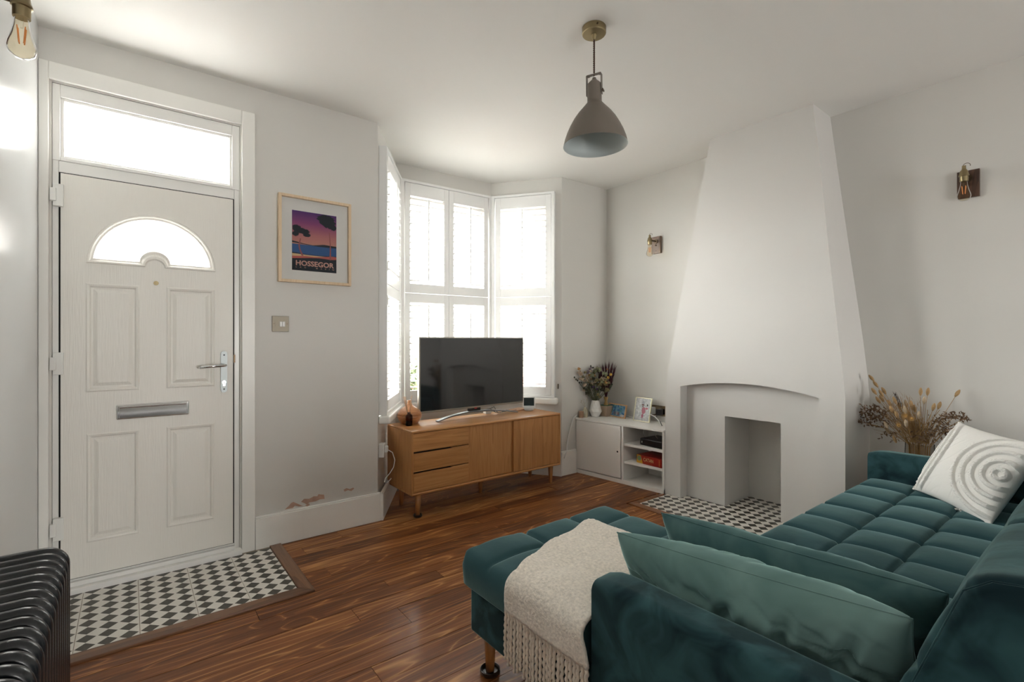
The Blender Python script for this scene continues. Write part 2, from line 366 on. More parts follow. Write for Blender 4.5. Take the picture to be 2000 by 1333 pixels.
for i in range(len(yb)-1):
    y0, y1 = yb[i]+.0012, yb[i+1]-.0012
    lo, hi = bayx(y1); lo2, hi2 = bayx(y0); lo = min(lo, lo2); hi = max(hi, hi2)
    segs = []
    x = lo-random.uniform(0, 1.2); js = []
    if yb[i] in fixj: js = [fixj[yb[i]], fixj[yb[i]]+2.1]
    else:
        while x < hi: x += random.uniform(1.5, 2.7); js.append(x)
    xs = [lo]+[j for j in js if lo+.15 < j < hi-.15]+[hi]
    for a, b in zip(xs, xs[1:]):
        mb = MB(); dz = random.uniform(-.0006, .0006)
        rects = [(a+.0012, b-.0012)]
        # cut around porch tiles and hearth
        def cut(rects, c0, c1):
            out = []
            for r0, r1 in rects:
                if r1 <= c0 or r0 >= c1: out.append((r0, r1))
                else:
                    if r0 < c0: out.append((r0, c0))
                    if r1 > c1: out.append((c1, r1))
            return out
        if y0 > 2.41: rects = cut(rects, XL-1, .699)
        if 1.0 < y0 < 2.27: rects = cut(rects, 2.868, 9)
        for r0, r1 in rects:
            if r1-r0 > .03: 
                cx = (r0+r1)/2; cy = (y0+y1)/2
                pb = MB().box(r0-cx, r1-cx, y0-cy, y1-cy, -.014, dz)
                o = obj('plank', pb, floor_m, fl, loc=(cx, cy, 0))

ceil = struct('ceiling', MB().prism([(XL-.2, -4.2), (4.0, -4.2), (4.0, 3.3), (2.8, 4.05), (1.5, 4.05), (XL-.2, 3.3)], H, H+.12), ceil_m, 'smooth off-white ceiling with no cornice', 'ceiling')
struct('wall_left', MB().box(XL-.15, XL, -4.1, YF+.25, 0, H), wall_gloss, 'pale satin painted wall to the left of the front door', 'wall')
wr = MB(); wr.prism([(XR, -4.1), (XR, 1.2), (XW(1.41), 1.41), (3.8, 1.41), (3.8, -4.1)], 0, H); wr.prism([(XW(1.87), 1.87), (XW(3.4), 3.4), (3.8, 3.4), (3.8, 1.87)], 0, H); wr.prism([(XW(1.41), 1.41), (XW(1.87), 1.87), (3.8, 1.87), (3.8, 1.41)], .70, H)
wr.box(XR+.16, XR+.3, 1.3, 2.0, 0, 1.0)
struct('wall_right', wr, wall_m, 'grey-white party wall behind the sofa and chimney breast', 'wall')
wf = MB(); wf.box(XL-.15, -.285, YF, YF+.16, 0, H); wf.box(-.285, .490, YF, YF+.16, 2.405, H); wf.box(.490, 1.30, YF, YF+.10, 0, H)
struct('wall_front', wf, wall_m, 'grey-white wall section between front door and bay window', 'wall')
struct('wall_pier', MB().box(3.016, 3.7, YP, YP+.16, 0, H), wall_m, 'narrow wall between the bay window and the alcove cupboard', 'wall')
wb = MB(); wb.box(XL-.15, 1.15, -4.2, -4.05, 0, H); wb.box(2.35, XR+.2, -4.2, -4.05, 0, H); wb.box(1.15, 2.35, -4.2, -4.05, 1.55, H); wb.box(1.15, 2.35, -4.2, -4.05, 0, .30)  # gap in the wall invented and sized to let in fill from behind
struct('wall_back', wb, wall_m, 'rear wall behind the camera with an unseen opening added for fill light', 'wall')
# damaged plaster patches above the skirting
pink = pm('bare_pink_plaster', (.50, .33, .25), .9, var=.12, vscale=30)
pgrey = pm('chipped_filler', (.42, .40, .38), .9)
for pts in ([(588, 981), (594, 975), (604, 975), (613, 970), (620, 970), (622, 966), (633, 967), (634, 975), (625, 976), (616, 980), (604, 982), (600, 987), (594, 983)], [(564, 989), (569, 983), (573, 981), (580, 984), (592, 989), (584, 990), (576, 988), (572, 993), (556, 996)], [(596, 988), (604, 984), (605, 987), (600, 990)], [(671, 957), (677, 954), (683, 956), (690, 953), (692, 955), (686, 960), (680, 958), (673, 961)]):
    ps = [onY(u, v, YF-.0008) for u, v in pts]
    mb = MB(); n_ = len(ps); mb.add([(p.x, YF+.002, p.z) for p in ps]+[(p.x, YF-.0008, p.z) for p in ps], [tuple(range(n_-1, -1, -1)), tuple(range(n_, 2*n_))]+[(i, (i+1) % n_, n_+(i+1) % n_, n_+i) for i in range(n_)])
    o = obj('plaster_patch', mb, pink, None); o.parent = bpy.data.objects['wall_front']; 

def seg_frame(A, B):
    A = Vector((*A, 0)); B = Vector((*B, 0)); u = (B-A); L = u.length; u.normalize(); n = Vector((u.y, -u.x, 0))  # n points into room
    return A, u, n, L
def lbox(mb, fr, s0, s1, d0, d1, z0, z1):
    """box in a wall frame: s along, d towards the room"""
    A, u, n, L = fr
    q = [A+u*s0+n*d0, A+u*s1+n*d0, A+u*s1+n*d1, A+u*s0+n*d1]
    return mb.prism([(p.x, p.y) for p in q], z0, z1)
SILL, HEAD = .64, 2.46
bays = [(P0, P1, 'left', .05, .03), (P1, P2, 'centre', .03, .03), (P2, P3, 'right', .03, .10)]
for k, (A, B, nm, m0, m1) in enumerate(bays):
    fr = seg_frame(A, B); L = fr[3]; mb = MB()
    lbox(mb, fr, 0, L, -.20, 0, 0, .636); lbox(mb, fr, 0, L, -.20, 0, HEAD, H)
    lbox(mb, fr, 0, m0, -.20, 0, .636, HEAD); lbox(mb, fr, L-m1, L, -.20, 0, .636, HEAD)
    struct('wall_bay_'+nm, mb, wall_m, {'left': 'angled left side wall of the bay, next to the poster wall', 'centre': 'street-facing wall of the bay below and above the window', 'right': 'angled right side wall of the bay, beside the alcove pier'}[nm], 'wall')
    # sash window
    wdw = structE('window_%d' % (k+1), {'left': 'white sash window in the left side of the bay', 'centre': 'wide white sash window facing the street', 'right': 'white sash window in the right side of the bay'}[nm], 'window')
    W = MB(); s0, s1 = m0, L-m1; zt, zb = HEAD-.02, SILL
    for a, b, c, d in ((s0, s0+.06, zb, zt), (s1-.06, s1, zb, zt), (s0, s1, zt-.07, zt), (s0, s1, zb, zb+.08), (s0, s1, 1.52, 1.565)): lbox(W, fr, a, b, -.16, -.11, c, d)
    if nm == 'centre':
        for sm in (.62,): lbox(W, fr, s0+(s1-s0)*sm-.012, s0+(s1-s0)*sm+.012, -.15, -.12, zb, zt)
    obj('sash_frame', W, upvc, wdw, bevel=.004)
    for z0, z1 in ((zb+.08, 1.52), (1.565, zt-.07)): obj('pane', lbox(MB(), fr, s0+.06, s1-.06, -.137, -.133, z0, z1), win_g, wdw)
# bay sill board
def off(P, Q, R, d):
    """corner Q of polyline P-Q-R moved d into the room"""
    _, _, n1, _ = seg_frame(P, Q); _, _, n2, _ = seg_frame(Q, R); m = (n1+n2); m.normalize(); k = d/m.dot(n1)
    return (Q[0]+m.x*k, Q[1]+m.y*k)
def bayline(d, e0=0, e1=0):
    A, u, n, L = seg_frame(P0, P1); a = A+u*e0+n*d
    A2, u2, n2, L2 = seg_frame(P2, P3); b = A2+u2*(L2-e1)+n2*d
    return [(a.x, a.y), off(P0, P1, P2, d), off(P1, P2, P3, d), (b.x, b.y)]
inn = bayline(0, .02, .03); outl = bayline(.078, .02, .03)
struct('trim_1', MB().prism(inn+outl[::-1], .635, .69), trim_m, 'white painted sill board running round the bay', 'window sill', bevel=.012)
# skirting boards
def skirt(pts, name, label, hgt=.188, th=.02):
    mb = MB()
    for i in range(len(pts)-1):
        fr = seg_frame(pts[i], pts[i+1]); L = fr[3]; A, u, n, _ = fr
        lbox(mb, fr, 0, L+(.0 if i == len(pts)-2 else 0), 0, th, 0, hgt-.01); lbox(mb, fr, 0, L, 0, th*.7, hgt-.01, hgt)
    return struct(name, mb, trim_m, label, 'skirting board', bevel=.003)
skirt([(.566, YF), (1.30+.013, YF)], 'baseboard_front', 'tall cream skirting board between front door and bay')
skirt([(P0[0]+.012, YF-.016), P1, P2, (P3[0]-.012, YP-.016)], 'baseboard_bay', 'cream skirting board inside the bay behind the sideboard')
skirt([(3.000, YP), (3.185, YP)], 'baseboard_pier', 'short cream skirting board between bay and cupboard', .215)
skirt([(3.574, .98), (3.574, -4)], 'baseboard_right', 'cream skirting board along the party wall behind the sofa')

# chimney breast --------------------------------------------------
BX = 3.288; RX = 3.378
Rf = [(1.048, 0), (1.048, .85), (1.058, .98), (1.082, 1.214), (1.13, 1.703), (1.185, 2.33), (1.219, H)]
Rw = [(1.010, 0), (1.010, .85), (1.020, .98), (1.045, 1.214), (1.108, 1.703), (1.186, 2.33), (1.223, H)]
Lf = [(2.272, 0), (2.262, .74), (2.248, .901), (2.162, 1.375), (2.062, 1.83), (1.918, 2.514), (1.893, H)]
arch = [(2.133, 0), (2.133, .85)]
for i in range(1, 16):
    t = i/16; arch.append((2.133+(1.188-2.133)*t, .85+.052*(1-(2*t-1)**2)))
arch += [(1.188, .85), (1.188, 0)]
mb = MB()
outline = Rf+Lf[::-1]+arch          # closed polygon y,z
poly = [Vector((0, y, z)) for y, z in outline]
tris = tessellate_polygon([[Vector((y, z, 0)) for y, z in outline]])
mb.add([(BX, y, z) for y, z in outline], tris)
for i in range(len(Rf)-1): mb.add([(BX, *Rf[i]), (BX, *Rf[i+1]), (XR+.0, *Rw[i+1]), (XR+.0, *Rw[i])], [(0, 1, 2, 3)])
for i in range(len(Lf)-1): mb.add([(BX, *Lf[i]), (BX, *Lf[i+1]), (XR+.045, *Lf[i+1]), (XR+.045, *Lf[i])], [(3, 2, 1, 0)])
for i in range(len(arch)-1): mb.add([(BX, *arch[i]), (BX, *arch[i+1]), (RX, *arch[i+1]), (RX, *arch[i])], [(0, 1, 2, 3)])
fy0, fy1, fz = 1.445, 1.83, .652
o2 = [p for p in arch]+[(fy0, 0), (fy0, fz), (fy1, fz), (fy1, 0)]
tris = tessellate_polygon([[Vector((y, z, 0)) for y, z in o2]])
mb.add([(RX, y, z) for y, z in o2], tris)
nb = [(fy0, 0), (fy0, fz), (fy1, fz), (fy1, 0)]
for i in range(3): mb.add([(RX, *nb[i]), (RX, *nb[i+1]), (3.74, *nb[i+1]), (3.74, *nb[i])], [(0, 1, 2, 3)])
mb.add([(3.74, *p) for p in nb], [(0, 1, 2, 3)])
br = struct('wall_chimney', mb, breast_m, 'tapering white chimney breast with arched recess and square fireplace opening', 'chimney breast')
bm = bmesh.new(); bm.from_mesh(br.data); bmesh.ops.remove_doubles(bm, verts=bm.verts, dist=.0005); bmesh.ops.recalc_face_normals(bm, faces=bm.faces); bm.to_mesh(br.data); bm.free()
# ---------------------------------------------------------------- tiles
def tiles(xe, ye, regions, parent):
    for i in range(len(xe)-1):
        for j in range(len(ye)-1):
            for rx0, rx1, ry0, ry1 in regions:
                a, b, c, d = max(xe[i], rx0), min(xe[i+1], rx1), max(ye[j], ry0), min(ye[j+1], ry1)
                if b-a < .012 or d-c < .012: continue
                ox, oy = xe[i], ye[j]; g = .0011
                obj('tile', MB().box(a-ox+g, b-ox-g, c-oy+g*.5, d-oy-g*.5, -.006, .004), tile_m, parent, loc=(ox, oy, 0))
porch = structE('floor_porch', 'black and white patterned tiles inside the front door', 'tiled floor')
obj('grout_bed', MB().box(XL, .637, 2.489, 3.112, -.011, .0022), grout, porch)
tiles([-.375, -.171, .034, .2375, .440, .6445], [2.489, 2.693, 2.897, 3.101], [(XL, .637, 2.489, 3.075)], porch)
obj('edge_strip', MB().prism([(XL, 2.418), (.699, 2.418), (.638, 2.488), (XL, 2.488)], -.012, .010), thr_m, porch, bevel=.003)
obj('edge_strip', MB().prism([(.6995, 2.4185), (.6995, 3.095), (.639, 3.095), (.639, 2.489)], -.012, .010), thr_y, porch, bevel=.003)
hearth = structE('floor_hearth', 'black and white patterned tile hearth in front of the fireplace', 'hearth')
obj('grout_bed', MB().box(2.93, 3.289, 1.03, 2.246, -.011, .0022), grout, hearth)
obj('grout_bed', MB().box(3.289, 3.377, 1.19, 2.13, -.011, .0022).box(3.377, 3.739, 1.447, 1.828, -.011, .0022), grout, hearth)
tiles([2.93, 3.1345, 3.339, 3.5435, 3.748], [1.0185, 1.223, 1.4275, 1.632, 1.8365, 2.041, 2.2455], [(2.93, 3.287, 1.03, 2.2455), (3.289, 3.376, 1.19, 2.131), (3.38, 3.739, 1.447, 1.828)], hearth)
obj('edge_strip', MB().prism([(2.869, 1.03), (2.929, 1.03), (2.929, 2.248), (2.869, 2.288)], -.012, .010), hearth_tr, hearth, bevel=.003)
obj('edge_strip', MB().prism([(2.869, 2.289), (2.93, 2.249), (3.262, 2.249), (3.262, 2.262), (3.15, 2.285)], -.012, .010), hearth_tr, hearth, bevel=.002)

# ---------------------------------------------------------------- front door
ar = MB()
ar.box(-.3295, -.294, YF-.018, YF, 0, 2.492).box(.497, .565, YF-.018, YF, 0, 2.492).box(-.294, .497, YF-.018, YF, 2.412, 2.492)
struct('trim_2', ar, trim_m, 'white painted architrave around the front door and transom', 'architrave', bevel=.004)
door = structE('door_1', 'white panelled front door with arched fanlight, letterbox and lever handle', 'front door')
fr_ = MB(); FY = YF+.010      # frame face
fr_.box(-.2845, -.262, FY, FY+.06, .0, 2.404).box(.463, .4895, FY, FY+.06, 0, 2.404)
fr_.box(-.262, .463, FY, FY+.06, 1.992, 2.045).box(-.262, .463, FY, FY+.06, .012, .060)
obj('door_frame', fr_, upvc, door, bevel=.003)
obj('threshold', MB().box(-.293, .496, YF-.040, YF+.06, 0, .030).box(-.262, .463, YF-.012, YF+.06, .030, .052), upvc, door, bevel=.003)
LX0, LX1, LZ0, LZ1 = -.2545, .4555, .067, 1.985
obj('seal', MB().box(-.262, .463, FY+.004, FY+.05, .060, 1.992), dark_gap, door)
FACE = YF-.003
def rect(x0, x1, z0, z1): return [(x0, z0), (x1, z0), (x1, z1), (x0, z1)]
panels = [rect(-.166, .041, .949, 1.476), rect(.151, .368, .949, 1.476), rect(-.163, .040, .224, .748), rect(.152, .366, .224, .748)]
def fan(grow):
    cx, cz, R, r = .104, 1.602, .2325+grow, .066-grow
    base = cz-grow; pts = []; a0 = math.asin(max(-1, (base-1.572)/R)) if False else 0
    R2 = .238+grow; c2 = 1.572
    a0 = math.asin((base-c2)/R2)
    for i in range(25):
        a = PI-a0-(PI-2*a0)*i/24; pts.append((cx+R2*math.cos(a), c2+R2*math.sin(a)))
    ra = r+2*grow
    ra = .072+grow*1.0 if False else .070-grow
    pts.append((cx+ra+.012, base))
    for i in range(13):
        a = PI*i/12; pts.append((cx+ra*math.cos(a), base+ra*math.sin(a)*.92+.0))
    pts.append((cx-ra-.012, base))
    return pts
F0, F1, F2 = fan(.030), fan(.017), fan(.0)
lf = MB(); outer = rect(LX0, LX1, LZ0, LZ1)
loops = [outer]+panels+[F0]
flat = [p for lp in loops for p in lp]
tr = tessellate_polygon([[Vector((x, z, 0)) for x, z in lp] for lp in loops])
lf.add([(x, FACE, z) for x, z in flat], tr)
def rings(mb, lps, ds, cap=True):
    n = len(lps[0]); vv = []; ff = []
    for lp, d in zip(lps, ds): vv += [(x, FACE+d, z) for x, z in lp]
    for i in range(len(lps)-1):
        for j in range(n): ff.append((i*n+j, i*n+(j+1) % n, (i+1)*n+(j+1) % n, (i+1)*n+j))
    if cap: ff.append(tuple(range((len(lps)-1)*n, len(lps)*n)))
    mb.add(vv, ff)
def ins(r, g): x0, z0 = r[0]; x1, z1 = r[2]; return rect(x0+g, x1-g, z0+g, z1-g)
for p in panels: rings(lf, [p, ins(p, .006), ins(p, .014), ins(p, .020), ins(p, .028), ins(p, .044)], [0, -.004, -.002, .006, .006, -.001])
rings(lf, [F0, fan(.026), fan(.020), fan(.014), fan(.006), fan(.0)], [0, -.006, -.006, -.001, .002, .014], cap=False)
nO = len(outer); lf.add([(x, FACE, z) for x, z in outer]+[(x, FACE+.04, z) for x, z in outer], [(i, (i+1) % 4, 4+(i+1) % 4, 4+i) for i in range(4)]+[(7, 6, 5, 4)][:0])
leaf = obj('door_leaf', lf, door_m, door)
bm = bmesh.new(); bm.from_mesh(leaf.data); bmesh.ops.remove_doubles(bm, verts=bm.verts, dist=.0002); bmesh.ops.recalc_face_normals(bm, faces=bm.faces); bm.to_mesh(leaf.data); bm.free()
# back skin of the leaf with the fanlight hole
bk = MB(); loops = [outer, F2]; flat = [p for lp in loops for p in lp]
bk.add([(x, FACE+.045, z) for x, z in flat], tessellate_polygon([[Vector((x, z, 0)) for x, z in lp] for lp in loops]))
nF = len(F2); bk.add([(x, FACE+.014, z) for x, z in F2]+[(x, FACE+.045, z) for x, z in F2], [(i, (i+1) % nF, nF+(i+1) % nF, nF+i) for i in range(nF)])
obj('door_core', bk, upvc, door)
# the seal slab must not cover the fanlight: rebuild it as a ring
seal = [c for c in door.children if c.name.startswith('seal')][0]
sm = MB(); sm.box(-.262, LX0, FY+.002, FY+.05, .060, 1.992).box(LX1, .463, FY+.002, FY+.05, .060, 1.992).box(LX0, LX1, FY+.002, FY+.05, LZ1, 1.992).box(LX0, LX1, FY+.002, FY+.05, .060, LZ0)
seal.data = mesh('seal', sm, dark_gap)
g = MB(); g.add([(x, FACE+.024, z) for x, z in F2]+[(x, FACE+.030, z) for x, z in F2], [tuple(range(nF-1, -1, -1)), tuple(range(nF, 2*nF))]+[(i, (i+1) % nF, nF+(i+1) % nF, nF+i) for i in range(nF)])
obj('fanlight_pane', g, frost, door)
for z in (1.878, 1.090, .315):
    h_ = obj('hinge', MB().box(-.281, -.243, FACE-.014, FY, z-.052, z+.052).box(-.291, -.268, FACE-.020, FY-.004, z-.030, z+.030), hinge_m, door, bevel=.003)
lb = obj('letterbox', MB().box(-.052, .250, FACE-.010, FACE+.004, .805, .879), chrome, door, bevel=.006, bseg=3)
obj('letterbox_flap', MB().box(-.040, .238, FACE-.0125, FACE-.009, .811, .862).box(-.040, .238, FACE-.017, FACE-.009, .862, .871), chrome, lb, bevel=.002)
hp = MB(); q = []
for a in range(9): t = PI*a/8; q.append((.411+.0155*math.cos(t), 1.124+.0155*math.sin(t)))
for a in range(9): t = PI+PI*a/8; q.append((.411+.0155*math.cos(t), .927+.0155*math.sin(t)))
n_ = len(q); hp.add([(x, FACE, z) for x, z in q]+[(x, FACE-.009, z) for x, z in q], [tuple(range(n_)), tuple(range(2*n_-1, n_-1, -1))]+[(i, n_+i, n_+(i+1) % n_, (i+1) % n_) for i in range(n_)])
hd = obj('door_handle', hp, sat, door)
obj('lever', MB().tube([(.411, FACE-.009, 1.062), (.411, FACE-.045, 1.062), (.400, FACE-.054, 1.062), (.35, FACE-.056, 1.060), (.305, FACE-.054, 1.056), (.297, FACE-.046, 1.055)], .0085, 10), chrome, hd, smooth=True)
obj('lock_cylinder', MB().tube([(.411, FACE-.008, .968), (.411, FACE-.013, .968)], .009, 12).box(.406, .416, FACE-.013, FACE-.008, .948, .966), chrome, hd)
obj('screw', MB().tube([(.411, FACE-.009, 1.118), (.411, FACE-.0105, 1.118)], .004, 8).tube([(.411, FACE-.009, .930), (.411, FACE-.0105, .930)], .004, 8), dark_gap, hd)
obj('spyhole', MB().tube([(.108, FACE+.002, 1.493), (.108, FACE-.006, 1.493)], .011, 16).tube([(.108, FACE-.006, 1.493), (.108, FACE-.008, 1.493)], .005, 12), brass, door)
obj('latch_plate', MB().box(.458, .466, FACE-.004, FY+.002, 1.075, 1.118), bronze, door)
# transom window over the door
tw = structE('window_4', 'white framed transom window above the front door', 'window')
T = MB(); T.box(-.2845, -.256, FY-.004, FY+.06, 2.045, 2.4045).box(.452, .4895, FY-.004, FY+.06, 2.045, 2.4045).box(-.256, .452, FY-.004, FY+.06, 2.345, 2.4045).box(-.256, .452, FY-.004, FY+.05, 2.045, 2.062)
T.box(-.256, -.243, FY+.006, FY+.05, 2.062, 2.345).box(.440, .452, FY+.006, FY+.05, 2.062, 2.345).box(-.243, .440, FY+.006, FY+.05, 2.331, 2.345).box(-.243, .440, FY+.006, FY+.05, 2.062, 2.074)
obj('sash_frame', T, upvc, tw, bevel=.003)
obj('pane', MB().box(-.243, .440, FY+.022, FY+.027, 2.074, 2.331), frost, tw)

# ---------------------------------------------------------------- plantation shutters
D = .055
pl_ = bayline(D, .04, .055)
secs = [(pl_[0], pl_[1], 1, 'left'), (pl_[1], pl_[2], 2, 'centre'), (pl_[2], pl_[3], 1, 'right')]
louv_cache = {}
for A, B, npan, nm in secs:
    fr = seg_frame(A, B); L = fr[3]
    sh = thing('window_shutter', {'left': 'white louvred shutter on the left angled side of the bay, seen nearly edge on', 'centre': 'wide white louvred shutter across the middle of the bay behind the television', 'right': 'white louvred shutter on the right angled side of the bay above the small smart display'}[nm], 'shutter', (0, 0, 0))
    F = MB(); zb, zt = .692, 2.512; fw = .022
    e0 = 0 if nm == 'left' else -.006; e1 = L if nm == 'right' else L+.006
    lbox(F, fr, e0, e0+fw+.006, -D+.001, 0, zb, zt); lbox(F, fr, e1-fw-.006, e1, -D+.001, 0, zb, zt)
    lbox(F, fr, e0+fw, e1-fw, -D+.001, 0, zt-.02, zt); lbox(F, fr, e0+fw, e1-fw, -D+.001, 0, zb, zb+.02)
    obj('shutter_frame', F, shut_m, sh, bevel=.002)
    s0, s1 = fw+.008, L-fw-.008; pw = (s1-s0)/npan
    st = .045 if npan == 2 else .05
    for p in range(npan):
        a, b = s0+pw*p+.0015, s0+pw*(p+1)-.0015
        for z0, z1, o0, o1 in ((.714, 1.5865, .785, 1.510), (1.5895, 2.490, 1.665, 2.388)):
            M_ = MB(); d0, d1 = -.040, -.010
            lbox(M_, fr, a, a+st, d0, d1, z0, z1); lbox(M_, fr, b-st, b, d0, d1, z0, z1)
            lbox(M_, fr, a+st, b-st, d0, d1, z0, o0); lbox(M_, fr, a+st, b-st, d0, d1, o1, z1)
            pn = obj('shutter_panel', M_, shut_m, sh, bevel=.0015)
            n_l = 14; pitch = (o1-o0)/n_l; ll = b-st-(a+st)-.003
            key = round(ll, 4)
            if key not in louv_cache:
                sec = []
                for k in range(10):
                    t = 2*PI*k/10; yy, zz = .031*math.cos(t), .0060*math.sin(t); tl = math.radians(-5)
                    sec.append((yy*math.cos(tl)-zz*math.sin(tl), yy*math.sin(tl)+zz*math.cos(tl)))
                lm = MB().loft([[(-ll/2, y, z) for y, z in sec], [(ll/2, y, z) for y, z in sec]])
                louv_cache[key] = mesh('louver', lm, shut_m, True); fix_sharp(louv_cache[key], 50)
            Aw, u, n, _ = fr; mid = Aw+u*((a+b)/2)+n*(-.025); ang = math.atan2(u.y, u.x)
            for k in range(n_l):
                o = bpy.data.objects.new('louver', louv_cache[key]); C.objects.link(o); o.parent = pn
                o.location = (mid.x, mid.y, o0+pitch*(k+.5)); o.rotation_euler = (0, 0, ang)
            R_ = MB(); c = (a+b)/2; lbox(R_, fr, c-.005, c+.005, .008, .018, o0+.03, o1-.015)
            obj('tilt_rod', R_, shut_m, pn, bevel=.002)
    # small hinges on the room edge
    side = .012 if nm == 'left' else L-.020
    for z in (.76, 1.47, 1.70, 2.42): obj('hinge', lbox(MB(), fr, side, side+.008, -.004, .004, z-.03, z+.03), hinge_m, sh)

# ---------------------------------------------------------------- alcove cupboard
cab = thing('alcove_cupboard', 'low white built-in cupboard with one door and open shelves beside the fireplace', 'cupboard')
CY0, CY1 = 3.1385, 2.268
def cp(y, d):  # d: 0 front .. 1 wall
    t = (3.140-y)/(3.140-2.262); f = 3.192+.082*t; return (f+(XW(y)-.002-f)*d, y)
def cbox(mb, ya, yb_, d0, d1, z0, z1): return mb.prism([cp(ya, d0), cp(yb_, d0), cp(yb_, d1), cp(ya, d1)], z0, z1)
def cfront(mb, ya, yb_, dx0, dx1, z0, z1):
    def q(y, dx): x, _ = cp(y, 0); return (x+dx, y)
    return mb.prism([q(ya, dx0), q(yb_, dx0), q(yb_, dx1), q(ya, dx1)], z0, z1)
c_ = MB(); yd = 2.655
cbox(c_, CY0, CY0-.018, 0.02, .99, 0, .48); cbox(c_, yd, yd-.018, 0, .99, .0, .48); cbox(c_, CY1+.014, CY1, 0, .99, 0, .48)
cbox(c_, CY0, CY1, .02, .99, 0, .030); cbox(c_, CY0, CY1, .95, .99, 0, .48)
obj('carcass', c_, cab_m, cab, bevel=.0015)
obj('top_board', cfront(MB(), CY0, CY1, -.006, .0, .481, .497).prism([cp(CY0, 0), cp(CY1, 0), cp(CY1, .995), cp(CY0, .995)], .481, .497), cab_m, cab, bevel=.0015)
obj('plinth', cfront(MB(), CY0, CY1, 0, .016, 0, .034), cab_m, cab, bevel=.0015)
for z in (.318, .172): obj('shelf', cbox(MB(), yd-.0185, CY1+.0145, .03, .945, z, z+.020), cab_m, cab, bevel=.0015)
cdr = obj('cupboard_door', cfront(MB(), CY0-.006, yd+.008, -.004, .014, .042, .477), cab_m, cab, bevel=.003)
kp = cp(yd+.035, 0); obj('finger_hole', MB().tube([(kp[0]-.0045, kp[1], .262), (kp[0]-.0055, kp[1], .262)], .008, 12), dark_gap, cdr)

# ---------------------------------------------------------------- oak sideboard
SX0, SX1, SY0, SY1, SZ0, SZ1 = 1.472, 2.832, 2.96, 3.350, .160, .593
sb = thing('sideboard', 'oak sideboard with three drawers and two sliding doors in the bay window', 'sideboard', (2.152, 3.155, 0))
def S(x0, x1, y0, y1, z0, z1, mb=None): return (mb or MB()).box(x0-2.152, x1-2.152, y0-3.155, y1-3.155, z0, z1)
obj('top_panel', S(SX0, SX1, SY0, SY1, SZ1-.016, SZ1), oak_x, sb, bevel=.006)
obj('bottom_panel', S(SX0, SX1, SY0, SY1, SZ0, SZ0+.018), oak_x, sb, bevel=.006)
obj('side_panel', S(SX0+.0002, SX0+.016, SY0+.001, SY1, SZ0+.015, SZ1-.013), oak_z, sb, bevel=.003)
obj('side_panel', S(SX1-.016, SX1-.0002, SY0+.001, SY1, SZ0+.015, SZ1-.013), oak_z, sb, bevel=.003)
obj('divider', S(1.927, 1.944, SY0+.012, SY1-.01, SZ0+.018, SZ1-.016), oak_z, sb)
obj('back_panel', S(SX0+.016, SX1-.016, SY1-.012, SY1-.004, SZ0+.018, SZ1-.016), oak_x, sb)
obj('painted_gap_shade', S(SX0+.016, SX1-.016, SY0+.05, SY0+.056, SZ0+.018, SZ1-.016), dark_gap, sb)  # black sheet behind the fronts, painted as the shade in their gaps
for z0, z1 in ((.452, .575), (.318, .446), (.181, .312)):
    d = MB(); top = z1
    # drawer front with scooped hand-grip at the upper left
    if z1 < .5: S(1.490, 1.925, SY0+.006, SY0+.026, z0, z1-.0055, d); S(1.785, 1.925, SY0+.006, SY0+.026, z1-.0055, z1, d)
    else: S(1.490, 1.925, SY0+.006, SY0+.026, z0, z1, d)
    obj('drawer', d, oak_x, sb, bevel=.0015)
obj('sliding_door', S(1.946, 2.345, SY0+.020, SY0+.038, .181, .575), oak_z, sb, bevel=.002)
obj('sliding_door', S(2.335, 2.814, SY0+.002, SY0+.0185, .181, .575), oak_z, sb, bevel=.002)
for x, y, tx, ty in ((1.542, 3.009, .006, .006), (2.790, 3.040, -.006, .006), (1.555, 3.290, .006, -.004), (2.775, 3.290, -.006, -.004), (2.173, 3.18, 0, 0)):
    obj('leg', MB().loft([[(x-2.152-tx*(1 if k else -1)*0+tx*0+r*math.cos(2*PI*j/14), y-3.155+r*math.sin(2*PI*j/14), z) for j in range(14)] for k, (r, z) in enumerate(((.0145, .009 if (x, y) == (1.542, 3.009) else .0008), (.022, SZ0-.002)))]), leg_m, sb, smooth=True)
def castor(x, y, label, r=.036):
    o = obj('castor_cup', MB().lathe([(r-.004, 0), (r, .004), (r, .016), (r-.003, .018), (r-.006, .016), (r-.008, .0065), (.001, .0062)], 28), cupm, smooth=True, loc=(x, y, .0008))
    fix_sharp(o.data, 50); return tag(o, label, 'castor cup')
castor(1.542, 3.009, 'dark brown castor cup under the front left sideboard leg', .030)

# television
tv = thing('television', 'large flat black television with grey bezel on the oak sideboard', 'television', (2.17, 3.25, .593), math.radians(1.8))
TW = .506
obj('bezel', MB().box(-TW, TW, -.006, .022, .068, .628), tv_frame, tv, bevel=.003)
obj('screen', MB().box(-TW+.012, TW-.009, -.0075, -.005, .083, .621), screen_m, tv)
obj('back_housing', MB().box(-TW+.06, TW-.06, .022, .055, .11, .50), black, tv, bevel=.01)
N_ = 24; ringsT = []
for i in range(N_+1):
    t = -1+2*i/N_; x = .385*t; y = -.045-.035*(1-t*t)*.2+.0; z = .030*(1-t*t)+.0025; y = -.05*abs(t)**2+.0
    y = -.055+.065*(1-t*t); h_ = .013*(1-.35*abs(t))
    ringsT.append([(x, y-.020, z), (x, y+.020, z), (x, y+.020, z+h_), (x, y-.020, z+h_)])
obj('stand', MB().loft(ringsT), tv_stand, tv, bevel=.002)
obj('stand_neck', MB().box(-.055, .055, .0, .03, .030, .12), black, tv, bevel=.003)
obj('standby_light', MB().box(-.012, .012, -.009, -.005, .062, .072), pm('red_standby_light', (.45, .05, .05), .4), tv)

